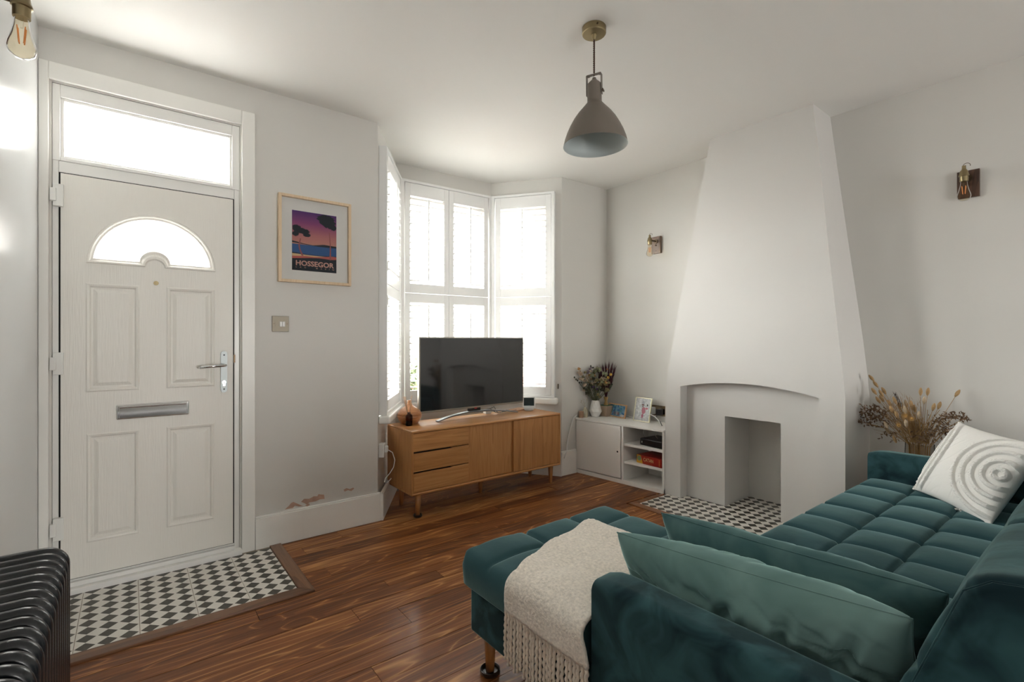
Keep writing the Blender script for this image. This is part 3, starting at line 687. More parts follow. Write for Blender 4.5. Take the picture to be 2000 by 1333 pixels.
# small things on the sideboard
p = onZ(785, 829, .593)
dfz = thing('aroma_diffuser', 'round onion-shaped wooden aroma diffuser at the left end of the sideboard', 'diffuser', (1.605, 3.262, .5935))
prof = [(.050, 0), (.062, .006), (.078, .026), (.088, .052), (.088, .062)]
prof2 = [(.088, .063), (.084, .080), (.070, .100), (.047, .117), (.027, .130), (.018, .142), (.0145, .156), (.0165, .168), (.012, .168), (.009, .15)]
obj('base', MB().lathe(prof, 40), diff_wood, dfz, smooth=True); obj('cover', MB().lathe(prof2, 40), diff_wood, dfz, smooth=True)
p = onZ(799, 832, .593)
rd = thing('reed_diffuser', 'small brown glass reed diffuser bottle with thin sticks, front left on the sideboard', 'reed diffuser', (p.x, p.y, .5935))
obj('bottle', MB().lathe([(.022, 0), (.024, .003), (.024, .066), (.019, .078), (.009, .084), (.009, .090)], 24), brown_g, rd, smooth=True)
obj('oil', MB().lathe([(.0005, .002), (.0215, .003), (.0215, .034), (.0005, .034)], 20), pm('dark_oil', (.03, .01, .006), .2), rd, smooth=False)
obj('collar', MB().lathe([(.011, .084), (.0115, .096), (.008, .096)], 20), pm('brown_collar', (.12, .05, .03), .4), rd)
reed_m = pm('reed_sticks', (.50, .30, .17), .7)
for dx, dz in ((-.040, .205), (-.034, .21), (-.028, .206), (-.022, .208), (.020, .205), (.028, .21)):
    obj('reed', MB().tube([(-dx*.2, 0, .01), (dx, .01, dz)], .0016, 6), reed_m, rd)
p = onZ(1036, 803, .593)
sd = thing('smart_display', 'small white smart display with rounded speaker foot at the right end of the sideboard', 'smart display', (p.x, p.y+.02, .5935), math.radians(-38))
obj('speaker_base', MB().lathe([(.030, 0), (.040, .006), (.044, .02), (.040, .034), (.028, .042), (.001, .044)], 28), pm('pale_grey_fabric', (.55, .57, .58), .9, bump=.5, bscale=400), sd, smooth=True)
obj('display_case', MB().box(-.055, .055, -.012, .006, .020, .118).xf(Matrix.Rotation(math.radians(-10), 4, 'X')), white_pl, sd, bevel=.006, bseg=3)
obj('screen', MB().box(-.044, .044, -.0135, -.0115, .041, .108).xf(Matrix.Rotation(math.radians(-10), 4, 'X')), pm('dim_display', (.030, .042, .042), .4, spec=.15), sd)
ng = obj('paper_pile', MB().box(-.10, .10, -.05, .05, 0, .006).box(-.08, .11, -.045, .05, .006, .010), pm('card_brown', (.35, .20, .12), .7), loc=(2.63, 3.30, .5935)); ng.rotation_euler = (0, 0, .3); tag(ng, 'thin brown folders lying behind the television stand, right side', 'papers')
pw_ = obj('power_adaptor', MB().box(-.028, .028, -.02, .02, 0, .03), white_pl, loc=(2.33, 3.31, .5935), bevel=.004); tag(pw_, 'white power adaptor behind the television stand', 'adaptor')
cbl = obj('cable', MB().tube([(2.30, 3.30, .628), (2.32, 3.26, .64), (2.36, 3.24, .61), (2.42, 3.25, .60), (2.50, 3.27, .612), (2.56, 3.30, .60)], .0028, 8).tube([(2.33, 3.30, .625), (2.37, 3.27, .65), (2.40, 3.26, .60), (2.48, 3.28, .598), (2.60, 3.26, .605)], .0025, 8), black, smooth=True); tag(cbl, 'thin black cables trailing behind the television', 'cable')

# ---------------------------------------------------------------- framed poster
pic = thing('framed_poster', 'pale wood framed poster of a pink sunset bay with two pine trees', 'picture', (.899, YF, 1.544))
PX0, PX1, PZ0, PZ1, fw = .685-.899, 1.113-.899, 0, .521, .017
for q in (rect(PX0, PX0+fw, 0, PZ1), rect(PX1-fw, PX1, 0, PZ1), rect(PX0+fw, PX1-fw, 0, fw), rect(PX0+fw, PX1-fw, PZ1-fw, PZ1)):
    obj('frame_bar', MB().box(q[0][0], q[2][0], -.030, -.0005, q[0][1], q[2][1]), pale_wood, pic, bevel=.0015)
obj('mount', MB().box(PX0+fw, PX1-fw, -.010, -.002, fw, PZ1-fw), mount_m, pic)
gl_ = obj('glazing', MB().box(PX0+fw, PX1-fw, -.024, -.0225, fw, PZ1-fw), photo_gl, pic)
X0, X1, Z0, Z1 = .763-.899, 1.025-.899, 1.620-1.544, 1.978-1.544
def grad(name, pts, z0, z1):
    m, n, l, b = nt(name); tc = n.new('ShaderNodeTexCoord'); sp = n.new('ShaderNodeSeparateXYZ'); l.new(tc.outputs['Object'], sp.inputs[0])
    mr = n.new('ShaderNodeMapRange'); mr.inputs[1].default_value = z0; mr.inputs[2].default_value = z1; l.new(sp.outputs[2], mr.inputs[0])
    r = ramp(n, pts); l.new(mr.outputs[0], r.inputs[0]); l.new(r.outputs[0], b.inputs['Base Color']); b.inputs['Roughness'].default_value = .8; return m
pr = obj('print', MB().box(X0, X1, -.0108, -.010, Z0, Z1), grad('poster_sky_print', [(.38, (.56, .28, .20)), (.60, (.45, .17, .17)), (.80, (.24, .06, .17)), (1.0, (.08, .03, .16))], Z0, Z1), pic)
PWd, PHt = X1-X0, Z1-Z0
def flat_print(pts, m, lay, name='print_shape'):
    pp = [(X0+x*PWd, Z0+z*PHt) for x, z in pts]; t = tessellate_polygon([[Vector((x, z, 0)) for x, z in pp]]); y = -.0108-.00012*lay
    mb = MB(); n_ = len(pp); mb.add([(x, y, z) for x, z in pp], t); return obj(name, mb, m, pr)
ink = pm('print_dark_ink', (.020, .026, .034), .8); pblue = pm('print_blue', (.035, .10, .26), .8); sand = pm('print_sand', (.62, .42, .22), .8); coral = pm('print_coral', (.46, .11, .09), .8); trunk = pm('print_trunk', (.30, .10, .10), .8); inkw = pm('print_lettering', (.60, .33, .27), .8)
flat_print([(0, .44), (1, .44), (1, .27), (0, .27)], pblue, 1)
flat_print([(0, .49), (.1, .48), (.25, .46), (.45, .445), (.55, .455), (.7, .475), (.85, .47), (1, .465), (1, .435), (.6, .432), (.4, .44), (0, .462)], ink, 2)
flat_print([(0, .30), (.3, .285), (.6, .28), (1, .29), (1, .27), (0, .28)], ink, 2)
flat_print([(0, .28), (.5, .265), (1, .27), (1, .2), (0, .2)], sand, 3)
flat_print([(0, .235), (.3, .25), (.5, .245), (.75, .27), (.9, .285), (1, .28), (1, .15), (0, .15)], coral, 4)
flat_print([(0, .195), (.15, .205), (.4, .225), (.6, .235), (.9, .225), (1, .235), (1, 0), (0, 0)], ink, 5)
flat_print([(.205, .25), (.15, .36), (.135, .42), (.17, .54), (.195, .54), (.165, .42), (.18, .36), (.25, .25)], trunk, 6)
flat_print([(.835, .22), (.845, .45), (.825, .70), (.84, .70), (.868, .45), (.875, .22)], trunk, 6)
def blob(cx, cz, rx, rz, n_=40, k=.32, seed=0):
    rnd = random.Random(seed); return [(min(1, max(0, cx+rx*(1-k*rnd.random())*math.cos(2*PI*i/n_))), min(1, cz+rz*(1-k*rnd.random())*math.sin(2*PI*i/n_))) for i in range(n_)]
for a in ((.10, .70, .12, .07, 1), (.22, .665, .20, .055, 2), (.07, .61, .09, .05, 3), (.32, .61, .10, .04, 4)): flat_print(blob(*a[:4], seed=a[4]), ink, 7+.1*a[4])
for a in ((.75, .93, .24, .07, 5), (.82, .85, .19, .09, 6), (.70, .86, .12, .05, 7), (.92, .79, .09, .06, 8)): flat_print(blob(*a[:4], seed=a[4]), ink, 7+.1*a[4])
def wallM(x, y, z): return Matrix.Translation((x, y, z)) @ Matrix.Rotation(PI/2, 4, 'X')
obj('lettering', text_mb('HOSSEGOR', .042, wallM(X0+.08*PWd, -.0122, Z0+.085*PHt), offset=.028, width=.86*PWd), inkw, pr)
obj('lettering', text_mb('LAC  MARIN', .0105, wallM(X0+.08*PWd, -.0122, Z0+.045*PHt), offset=.01, spacing=3.4, width=.86*PWd), inkw, pr)

# light switch
sw = thing('light_switch', 'square brushed metal double light switch below the poster', 'light switch', (.701, YF, 1.296))
obj('plate', MB().box(-.046, .046, -.006, -.0003, -.046, .046), nickel, sw, bevel=.002)
obj('dimmer_recess', MB().box(-.030, -.008, -.0075, -.006, -.014, .012), nickel, sw)
for x in (.0015, .0165): obj('rocker', MB().box(x-.007, x+.007, -.011, -.006, -.016, .013), white_pl, sw, bevel=.001)
for x in (-.036, .036): obj('screw', MB().tube([(x, -.006, 0), (x, -.0075, 0)], .003, 8), bronze, sw)
# socket box on bay corner with lead
A_, u_, n_, L_ = seg_frame(P0, P1); c = A_+u_*.055+n_*.002
so = thing('socket_box', 'white surface-mounted socket box on the bay corner left of the sideboard', 'socket', (c.x, c.y, .41), math.atan2(u_.y, u_.x))
obj('box', MB().box(-.030, .030, -.036, 0, 0, .092), white_pl, so, bevel=.004); obj('plug', MB().box(-.018, .022, -.055, -.036, .03, .072), white_pl, so, bevel=.004)
q = obj('cable', MB().tube([(1.372, 3.105, .46), (1.40, 3.10, .44), (1.412, 3.09, .39), (1.405, 3.095, .34), (1.385, 3.11, .30), (1.360, 3.12, .27), (1.345, 3.105, .25), (1.36, 3.10, .24), (1.40, 3.12, .26)], .003, 8), white_pl, smooth=True); tag(q, 'thin white lead drooping from the socket box to the skirting', 'cable')
q = obj('cable', MB().tube([(3.196, 3.127, .52), (3.15, 3.127, .50), (3.115, 3.127, .42), (3.085, 3.127, .34), (3.07, 3.127, .27), (3.04, 3.10, .22), (2.96, 3.05, .18)], .0045, 8), white_pl, smooth=True); tag(q, 'thick white cable looping down the pier beside the cupboard', 'cable')
cat = obj('window_catch', MB().box(-.004, .004, -.012, 0, -.022, .022).tube([(0, -.012, 0), (0, -.02, -.012)], .003, 8), bronze, loc=(2.999, 3.166, .79)); cat.rotation_euler = (0, 0, math.atan2(P3[1]-P2[1], P3[0]-P2[0])); tag(cat, 'small dark metal catch on the wall right of the right-hand shutter', 'catch')

# ---------------------------------------------------------------- radiator
rad = thing('column_radiator', 'glossy anthracite column radiator on the left wall beside the front door', 'radiator', (-.24, 1.4, 0))
def rsec():
    mb = MB(); zt, zb, r = .628, .10, .0155; xo, xi = .094, -.072
    pts = [(xo, 0, .08), (xo, 0, zt-.050)]+[(xo-.038+.038*math.cos(a), 0, zt-.050+.038*math.sin(a)) for a in [PI/2*i/8 for i in range(1, 9)]]
    pts += [(xi+.038-.038*math.sin(a), 0, zt-.050+.038*math.cos(a)) for a in [PI/2*i/8 for i in range(0, 9)]]+[(xi, 0, .08)]
    mb.tube(pts, r, 12)
    for x in (-.017, .039): mb.tube([(x, 0, .08), (x, 0, zt-.018)], r*.92, 10)
    mb.tube([(xo-.01, 0, .09), (xi+.01, 0, .09)], r, 12)
    mb.tube([(.011, -.024, zt-.034), (.011, .024, zt-.034)], .024, 16); mb.tube([(.011, -.024, .09), (.011, .024, .09)], .024, 16)
    return mesh('radiator_section', mb, rad_m, True)
rs = rsec(); fix_sharp(rs, 60)
for k in range(20):
    o = bpy.data.objects.new('radiator_section', rs); C.objects.link(o); o.parent = rad; o.location = (0, 1.84-1.4-.0475*k, 0)
obj('foot', MB().box(-.07, .09, -.014, .014, 0, .09), rad_m, rad, loc=(0, 1.80-1.4, 0)); obj('foot', MB().box(-.07, .09, -.014, .014, 0, .09), rad_m, rad, loc=(0, .98-1.4, 0))

# ---------------------------------------------------------------- wall sconces
def sconce(loc, rz, label, d=.110, wd=sc_wood):
    """local -Y points into the room; origin on wall at bulb-neck height"""
    s = thing('wall_sconce', label, 'wall light', loc, rz)
    obj('back_plate', MB().box(-.045, .045, -.020, -.0005, -.068, .078), wd, s, bevel=.0015)
    obj('arm', MB().tube([(0, -.020, .036), (0, -d, .036)], .0055, 10).tube([(0, -.020, .036), (0, -.026, .036)], .020, 16), bronze, s, smooth=False)
    obj('knob', MB().tube([(0, -.020, .002), (0, -.034, .002)], .0055, 10), bronze, s)
    obj('screw', MB().tube([(0, -.020, -.045), (0, -.0225, -.045)], .0035, 8), bronze, s)
    h_ = obj('lamp_holder', MB().lathe([(.0175, -.002), (.0180, .002), (.0180, .024), (.0215, .026), (.0215, .032), (.0185, .036), (.017, .050), (.010, .060), (.0085, .066), (.0085, .080), (.0005, .080)], 24, (0, -d, 0)), brass, s, smooth=True); fix_sharp(h_.data, 40)
    obj('loop', MB().tube([(.0105+.0145*math.cos(a)*1.0, -d, .078+.0135*math.sin(a)) for a in [PI*1.15-PI*1.25*i/14 for i in range(15)]], .0014, 6), bronze, s, smooth=True)
    b = obj('bulb', MB().lathe([(.0135, .004), (.0140, -.010), (.0165, -.028), (.0225, -.052), (.0285, -.072), (.0290, -.082), (.0255, -.094), (.0150, -.103), (.0004, -.106)], 32, (0, -d, 0), caps=False), bulb_g, s, smooth=True)
    f = MB()
    for a in range(4):
        ca_, sa_ = math.cos(PI/4+a*PI/2), math.sin(PI/4+a*PI/2); f.tube([(.011*ca_, -d+.011*sa_, -.026), (.0065*ca_, -d+.0065*sa_, -.068)], .0013, 6)
    obj('filament', f, fil, b); obj('glass_stem', MB().tube([(0, -d, 0), (0, -d, -.028)], .0035, 8), clear, b)
    return s
sconce((XR, .560, 2.036), -PI/2, 'brass wall light with bare bulb on the wall above the sofa, right of the chimney', .122)
sconce((XW(2.557)-.001, 2.557, 2.016), -PI/2, 'brass wall light with bare bulb left of the chimney above the cupboard', .108, wood('paler_plate_wood', (.10, .055, .03), (.22, .13, .08), (.34, .22, .14), 2, 1.5, rough=.3, coat=.5, contrast=.5))
sconce((XL, 1.765, 2.030), PI/2, 'brass wall light with bare bulb on the left wall, top left corner of the view', .112)

# ---------------------------------------------------------------- pendant lamp
pd = thing('pendant_lamp', 'taupe metal bell pendant lamp hanging from a brass ceiling rose', 'pendant lamp', (1.690, 1.545, H))
obj('ceiling_rose', MB().lathe([(.052, 0), (.055, -.004), (.055, -.030), (.052, -.034), (.012, -.036), (.006, -.058), (.0005, -.060)], 40), brass, pd, smooth=False); fix_sharp(pd.children[-1].data, 35)
obj('grub_screw', MB().tube([(-.03, -.047, -.018), (-.033, -.052, -.018)], .004, 8), bronze, pd)
fl1, fl2 = [], []
for i in range(90):
    z = -.050-.175*i/89; a = i*.62; fl1.append((.0026*math.cos(a), .0026*math.sin(a), z)); fl2.append((-.0026*math.cos(a), -.0026*math.sin(a), z))
obj('twisted_flex', MB().tube(fl1, .0024, 6).tube(fl2, .0024, 6), pm('brown_braided_flex', (.10, .06, .045), .8), pd, smooth=True)
tlt = Matrix.Translation((0, 0, -.215)) @ Matrix.Rotation(math.radians(-1.0), 4, Vector((CA, SA, 0))) @ Matrix.Translation((0, 0, .215))
bell = [(.033, -.345), (.036, -.352), (.055, -.374), (.078, -.400), (.098, -.428), (.115, -.458), (.130, -.490), (.140, -.518), (.1465, -.545)]
belli = [(r-.0025, z-.001) for r, z in bell[::-1]]
neck = [(.0005, -.232), (.008, -.234), (.010, -.242), (.024, -.256), (.033, -.266), (.033, -.345)]
obj('shade_neck', MB().lathe(neck, 40, caps=False).xf(tlt), taupe, pd, smooth=True); fix_sharp(pd.children[-1].data, 30)
mb = MB(); mb.lathe(bell+[(.1475, -.548)], 64, caps=False); obj('shade', mb.xf(tlt), taupe, pd, smooth=True)
obj('shade_lining', MB().lathe([(.1475, -.548)]+belli+[(.0005, -.343)], 64, caps=False).xf(tlt), shade_in, pd, smooth=True)
brk = MB(); rot = Matrix.Rotation(math.radians(-65), 4, 'Z')
for s in (-1, 1): brk.box(s*.035-.0015, s*.035+.0015, -.011, .011, -.315, -.222)
brk.box(-.0355, -.022, -.009, .009, -.2235, -.220).box(.022, .0355, -.009, .009, -.2235, -.220).box(-.034, .034, -.009, .009, -.221, -.218)
obj('bracket', brk.xf(tlt @ rot), taupe, pd, bevel=.001)
obj('wing_nut', MB().tube([(.034, 0, -.300), (.044, 0, -.300)], .005, 10).box(.040, .044, -.012, .012, -.304, -.296).xf(tlt @ rot), bronze, pd)
obj('lamp_socket', MB().lathe([(.020, -.345), (.020, -.40), (.014, -.405), (.0005, -.405)], 20), pm('socket_white', (.6, .6, .58), .5), pd)

# ---------------------------------------------------------------- things on the cupboard
CT = .4975
# white faceted vase with dried bouquet
vx, vy = 3.372, 3.066
seg = 10; prof = [(.034, 0), (.060, .052), (.040, .122), (.034, .128)]
mb = MB(); rr = []
lv = [(.034, 0), (.058, .050), (.052, .074), (.046, .100), (.039, .126), (.032, .150)]
for i, (r, z) in enumerate(lv): rr.append([(r*math.cos(2*PI*(k+.5*(i % 2))/seg), r*math.sin(2*PI*(k+.5*(i % 2))/seg), z) for k in range(seg)])
v_, f_ = [p_ for r_ in rr for p_ in r_], []
for i in range(len(rr)-1):
    for k in range(seg):
        a, b = i*seg+k, i*seg+(k+1) % seg; c, d = (i+1)*seg+k, (i+1)*seg+(k+1) % seg
        f_ += ([(a, b, c), (b, d, c)] if i % 2 == 0 else [(a, b, d), (a, d, c)])
f_.append(tuple(range(seg-1, -1, -1))); mb.add(v_, f_)
vase = thing('vase', 'white faceted ceramic vase holding the mixed dried bouquet on the cupboard', 'vase', (vx, vy, CT+.0005))
o = obj('vase_body', mb, white_cer, vase); sd_ = o.modifiers.new('s', 'SOLIDIFY'); sd_.thickness = .003; sd_.offset = -1
green_d = pm('dried_green', (.10, .115, .06), .9, var=.3, vscale=30); leafd = pm('eucalyptus_leaf', (.045, .060, .045), .8, var=.3, vscale=20)
def blossom(mb, c, r, n_=14, sd=0, flat=.7):
    rnd = random.Random(sd)
    for i in range(n_):
        a = rnd.uniform(0, 2*PI); e = rnd.uniform(-.4, 1.2); d = Vector((math.cos(a)*math.cos(e), math.sin(a)*math.cos(e), math.sin(e)))
        q = Vector(c)+d*r*rnd.uniform(.45, 1); s = r*rnd.uniform(.22, .38)
        t1 = d.cross(Vector((0, 0, 1))); t1.normalize() if t1.length > 1e-6 else None; t2 = d.cross(t1)
        ang = rnd.uniform(0, PI); a1 = t1*math.cos(ang)+t2*math.sin(ang); a2 = d.cross(a1)
        mb.add([q-a1*s-a2*s*.2, q-a2*s+d*s*.3, q+a1*s+d*s*.1, q+a2*s+d*s*.35], [(0, 1, 2), (0, 2, 3)])
bq = thing('dried_bouquet', 'mixed dried flower bouquet of cream, purple, yellow and green heads in the white vase', 'dried flowers', (vx, vy, CT+.12))
st = MB(); rnd = random.Random(4)
def bpos(u, v, dx=0): 
    t = onX(u, v, vx+dx)
    if t.y > 3.105: t = onY(u, v, 3.105-abs(dx)*.8)
    return (t.x-vx, t.y-vy, t.z-(CT+.12))
heads = [((1131, 722), 'o', .017), ((1134, 732), 'c', .022), ((1138, 742), 'c', .020), ((1147, 729), 'm', .016), ((1149, 740), 'c', .022), ((1152, 722), 'm', .013), ((1157, 733), 'g', .020), ((1163, 724), 'g', .018), ((1171, 725), 'g', .018), ((1179, 731), 'g', .016), ((1176, 740), 'c', .018), ((1166, 744), 'k', .020), ((1159, 752), 'c', .020), ((1172, 752), 'k', .020), ((1183, 752), 'k', .022), ((1158, 757), 'p', .022), ((1166, 761), 'p', .012), ((1186, 764), 'k', .020), ((1143, 752), 'c', .018), ((1145, 762), 'd', .016), ((1193, 732), 'y', .013), ((1188, 738), 'y', .013), ((1186, 722), 'r', .009), ((1193, 755), 'l', .012), ((1177, 763), 'd', .018), ((1150, 768), 'd', .016), ((1168, 772), 'k', .018)]
cols = {'o': (.50, .27, .10), 'c': (.58, .46, .34), 'm': (.24, .18, .22), 'g': (.34, .36, .22), 'k': (.27, .23, .11), 'p': (.13, .07, .20), 'd': (.07, .065, .045), 'y': (.55, .33, .06), 'r': (.55, .22, .10), 'l': (.10, .13, .08)}
hm = {k: pm('petals_'+n_, cols[k], .85, var=.25, vscale=60) for k, n_ in (('o', 'orange_cream'), ('c', 'cream'), ('m', 'mauve'), ('g', 'pale_green'), ('k', 'khaki'), ('p', 'purple'), ('d', 'dark_green'), ('y', 'yellow'), ('r', 'peach'), ('l', 'leaf_green'))}
heads += [((u_+rnd.uniform(-5, 5), v_+rnd.uniform(-5, 5)), k_, r_*.85) for (u_, v_), k_, r_ in heads if k_ in 'cmgkd' for _ in (0, 1)]
heads += [((1150+rnd.uniform(-12, 34), 742+rnd.uniform(-16, 24)), rnd.choice('cckkgdmo'), .016) for _ in range(26)]
for i, ((u, v), k, r) in enumerate(heads):
    c = Vector(bpos(u, v, rnd.uniform(-.035, .035))); st.tube([(rnd.uniform(-.02, .02), rnd.uniform(-.02, .02), 0), (c.x*.4, c.y*.4, c.z*.55), c], .0011, 4)
    mb = MB()
    if k == 'y': mb.ball(c, r, 12, 8)
    else: blossom(mb, c, r*1.05, 44, i); mb.ball(c, r*.5, 6, 4)
    obj('flower_head', mb, hm[k], bq)
lf_ = MB()
for (u, v) in ((1122, 738), (1125, 742), (1128, 744), (1132, 748), (1136, 748), (1140, 750), (1144, 754), (1147, 763), (1144, 768), (1192, 757), (1195, 752), (1190, 760), (1154, 716), (1158, 719)):
    c = Vector(bpos(u, v, rnd.uniform(-.02, .02))); a = rnd.uniform(0, PI); t1 = Vector((0, math.cos(a), math.sin(a)))*.012; t2 = Vector((.3, -math.sin(a), math.cos(a)))*.008
    lf_.add([c-t1, c-t2*.9, c+t1, c+t2], [(0, 1, 2, 3)]); lf_.add([c-t1+Vector((.003, .004, 0)), c-t2*.9+Vector((.006, .004, .004)), c+t1+Vector((.003, 0, .003)), c+t2+Vector((0, .002, .005))], [(0, 1, 2, 3)])
    st.tube([(0, 0, 0), (c.x*.5, c.y*.5, c.z*.5), c], .0010, 4)
obj('leaf_spray', lf_, leafd, bq); obj('stem_bundle', st, green_d, bq)
# burgundy pampas in a wooden pot
bx, by = 3.475, 3.03
pot = thing('plant_pot', 'tapered beige wooden pot behind the white vase', 'pot', (bx, by, CT+.0005))
mb = MB(); ro = []
for s, z in ((.036, 0), (.050, .098)): ro.append([(-s, -s, z), (s, -s, z), (s, s, z), (-s, s, z)])
mb.loft(ro); obj('pot_body', mb, pm('beige_pot', (.42, .31, .22), .75, var=.05, vscale=20), pot, bevel=.002); obj('moss', MB().box(-.044, .044, -.044, .044, .098, .101), pm('green_moss', (.03, .12, .06), .9), pot)
rf = thing('pampas_bunch', 'bunch of burgundy pampas plumes tied with straw behind the dried bouquet', 'dried grass', (bx, by, CT+.1015))
obj('straw_bundle', MB().lathe([(.020, 0), (.012, .035), (.013, .045), (.020, .075)], 14), pm('straw', (.48, .32, .12), .8, var=.3, vscale=200), rf)
pl = MB(); rnd = random.Random(9)
for i in range(1500):
    a = rnd.uniform(0, 2*PI); q_ = rnd.choice(range(7)); pc = Vector(((q_-3)*.012, -(q_-3)*.019, 0)); r0 = rnd.uniform(0, .012); zz_ = rnd.uniform(.14, .36-.012*abs(q_-4)); b = pc*(zz_/.30)+Vector((math.cos(a)*r0, math.sin(a)*r0, zz_))
    tip = b+pc*.3+Vector((math.cos(a)*rnd.uniform(.0, .012), math.sin(a)*rnd.uniform(.0, .012), rnd.uniform(.04, .08))); w_ = Vector((-math.sin(a), math.cos(a), 0))*.0013
    pl.add([b-w_, b+w_, tip], [(0, 1, 2)])
for i in range(7): pl.tube([(0, 0, .06), ((i-3)*.012, -(i-3)*.019, .30)], .0025, 5)
o = obj('plume', pl, pm('burgundy_plume', (.060, .008, .018), .95), rf); o['kind'] = 'stuff'
# little bottles
p = onZ(1142, 809, CT); bt = thing('glass_bottle', 'small frosted beige glass bottle with tiny dried sprig at the cupboard edge', 'bottle', (3.268, 3.095, CT+.0005))
obj('bottle_body', MB().lathe([(.022, 0), (.024, .004), (.024, .066), (.016, .074), (.013, .080), (.015, .088), (.0005, .088)], 20), pm('frosted_beige_glass', (.42, .38, .27), .25, coat=.4), bt, smooth=True)
sp = MB(); rnd = random.Random(3)
for i in range(9):
    c = (rnd.uniform(-.03, .03), rnd.uniform(-.035, .035), rnd.uniform(.12, .175)); sp.tube([(0, 0, .08), c], .0006, 4); sp.ball(c, .0035, 6, 4)
obj('sprig', sp, pm('pale_sprig', (.50, .42, .30), .9), bt)
p = onZ(1129, 808, CT); o = obj('candle_jar', MB().lathe([(.022, 0), (.022, .055), (.019, .057), (.019, .050), (.0005, .050)], 20), pm('kraft_brown', (.38, .24, .15), .7), loc=(3.225, 3.105, CT+.0005)); tag(o, 'small brown jar at the far left corner of the cupboard top', 'jar')
o = obj('glass_dish', MB().box(-.03, .0, -.05, .05, 0, .045), clear, loc=(3.42, 3.08, CT+.001), bevel=.004); tag(o, 'low clear glass container between the bottle and the white vase', 'glass container')
# photo frames : seg from pixel base corners
def photo(name, label, pl_, pr_, hgt, mat, fwid, kind, lean=12):
    a, b = onZ(*pl_, CT), onZ(*pr_, CT); d = b-a; wd = d.length; rz = math.atan2(d.y, d.x)
    t = thing(name, label, 'photo frame', ((a.x+b.x)/2, (a.y+b.y)/2, CT+.002), rz); R_ = Matrix.Rotation(math.radians(-lean), 4, 'X'); h2 = wd/2
    mb = MB()
    for q in ((-h2, -h2+fwid, 0, hgt), (h2-fwid, h2, 0, hgt), (-h2+fwid, h2-fwid, 0, fwid), (-h2+fwid, h2-fwid, hgt-fwid, hgt)): mb.box(q[0], q[1], 0, .014, q[2], q[3])
    obj('frame', mb.xf(R_), mat, t, bevel=.001)
    obj('stand_leg', MB().add([(-.012, .03, hgt*.7), (.012, .03, hgt*.7), (.014, .012+hgt*.42, .001), (-.014, .012+hgt*.42, .001), (-.012, .033, hgt*.7), (.012, .033, hgt*.7), (.014, .016+hgt*.42, .001), (-.014, .016+hgt*.42, .001)], [(0, 1, 2, 3), (7, 6, 5, 4), (0, 4, 5, 1), (2, 6, 7, 3)]), pm(name+'_back', (.16, .05, .03), .7), t)
    m, n, l, bb = nt(label[:12]+'_photo_print'); tc = n.new('ShaderNodeTexCoord'); vr = n.new('ShaderNodeTexVoronoi'); l.new(tc.outputs['Object'], vr.inputs['Vector'])
    bb.inputs['Roughness'].default_value = .25
    if kind == 'blue':
        vr.inputs['Scale'].default_value = 55; r = ramp(n, [(.0, (.03, .10, .30)), (.35, (.05, .22, .45)), (.6, (.25, .45, .60)), (.85, (.10, .30, .28))])
    else: vr.inputs['Scale'].default_value = 70; r = ramp(n, [(.0, (.40, .42, .44)), (.5, (.52, .52, .52)), (.8, (.60, .61, .62))])
    l.new(vr.outputs['Color'], r.inputs[0]); l.new(r.outputs[0], bb.inputs['Base Color'])
    ph = obj('photograph', MB().box(-h2+fwid, h2-fwid, .005, .009, fwid, hgt-fwid).xf(R_), m, t)
    iw = wd-2*fwid; ih = hgt-2*fwid
    def patch(x0, x1, z0, z1, col):
        cx_, cz_, rx_, rz_ = -h2+fwid+iw*(x0+x1)/2, fwid+ih*(z0+z1)/2, iw*(x1-x0)/2, ih*(z1-z0)/2
        obj('print_patch', MB().loft([[(cx_+rx_*math.cos(2*PI*q/9+x0*9)*(1 if q % 2 else .8), y_, cz_+rz_*math.sin(2*PI*q/9+x0*9)) for q in range(9)] for y_ in (.0043, .005)]).xf(R_), pm('print_%02d' % len(MATS), col, .3), ph)
    if kind == 'blue':
        patch(.30, .44, .08, .42, (.10, .10, .16)); patch(.45, .58, .06, .46, (.45, .42, .42)); patch(.56, .68, .08, .40, (.12, .05, .08)); patch(.0, .25, .0, .3, (.45, .47, .45)); patch(.7, 1, 0, .22, (.6, .6, .6))
    else:
        patch(.42, .72, .30, .62, (.40, .10, .14)); patch(.46, .60, .12, .32, (.30, .05, .10)); patch(.66, .86, .52, .60, (.50, .10, .13)); patch(.74, .84, .66, .76, (.03, .02, .02)); patch(.45, .55, .60, .68, (.20, .10, .10)); patch(.40, .60, .70, .9, (.33, .33, .36))
    obj('frame_glass', MB().box(-h2+fwid, h2-fwid, .001, .002, fwid, hgt-fwid).xf(R_), photo_gl, t)
photo('photo_frame', 'light wood landscape photo frame with a blue picture on the cupboard', (1185.5, 812.5), (1219.5, 819), .122, frame_wood, .011, 'blue')
photo('photo_frame', 'tall thin gold photo frame with a pink and grey picture on the cupboard', (1236, 821.5), (1267, 826.5), .205, pm('bright_gold_frame', (.90, .86, .62), .30, .8), .005, 'pink')
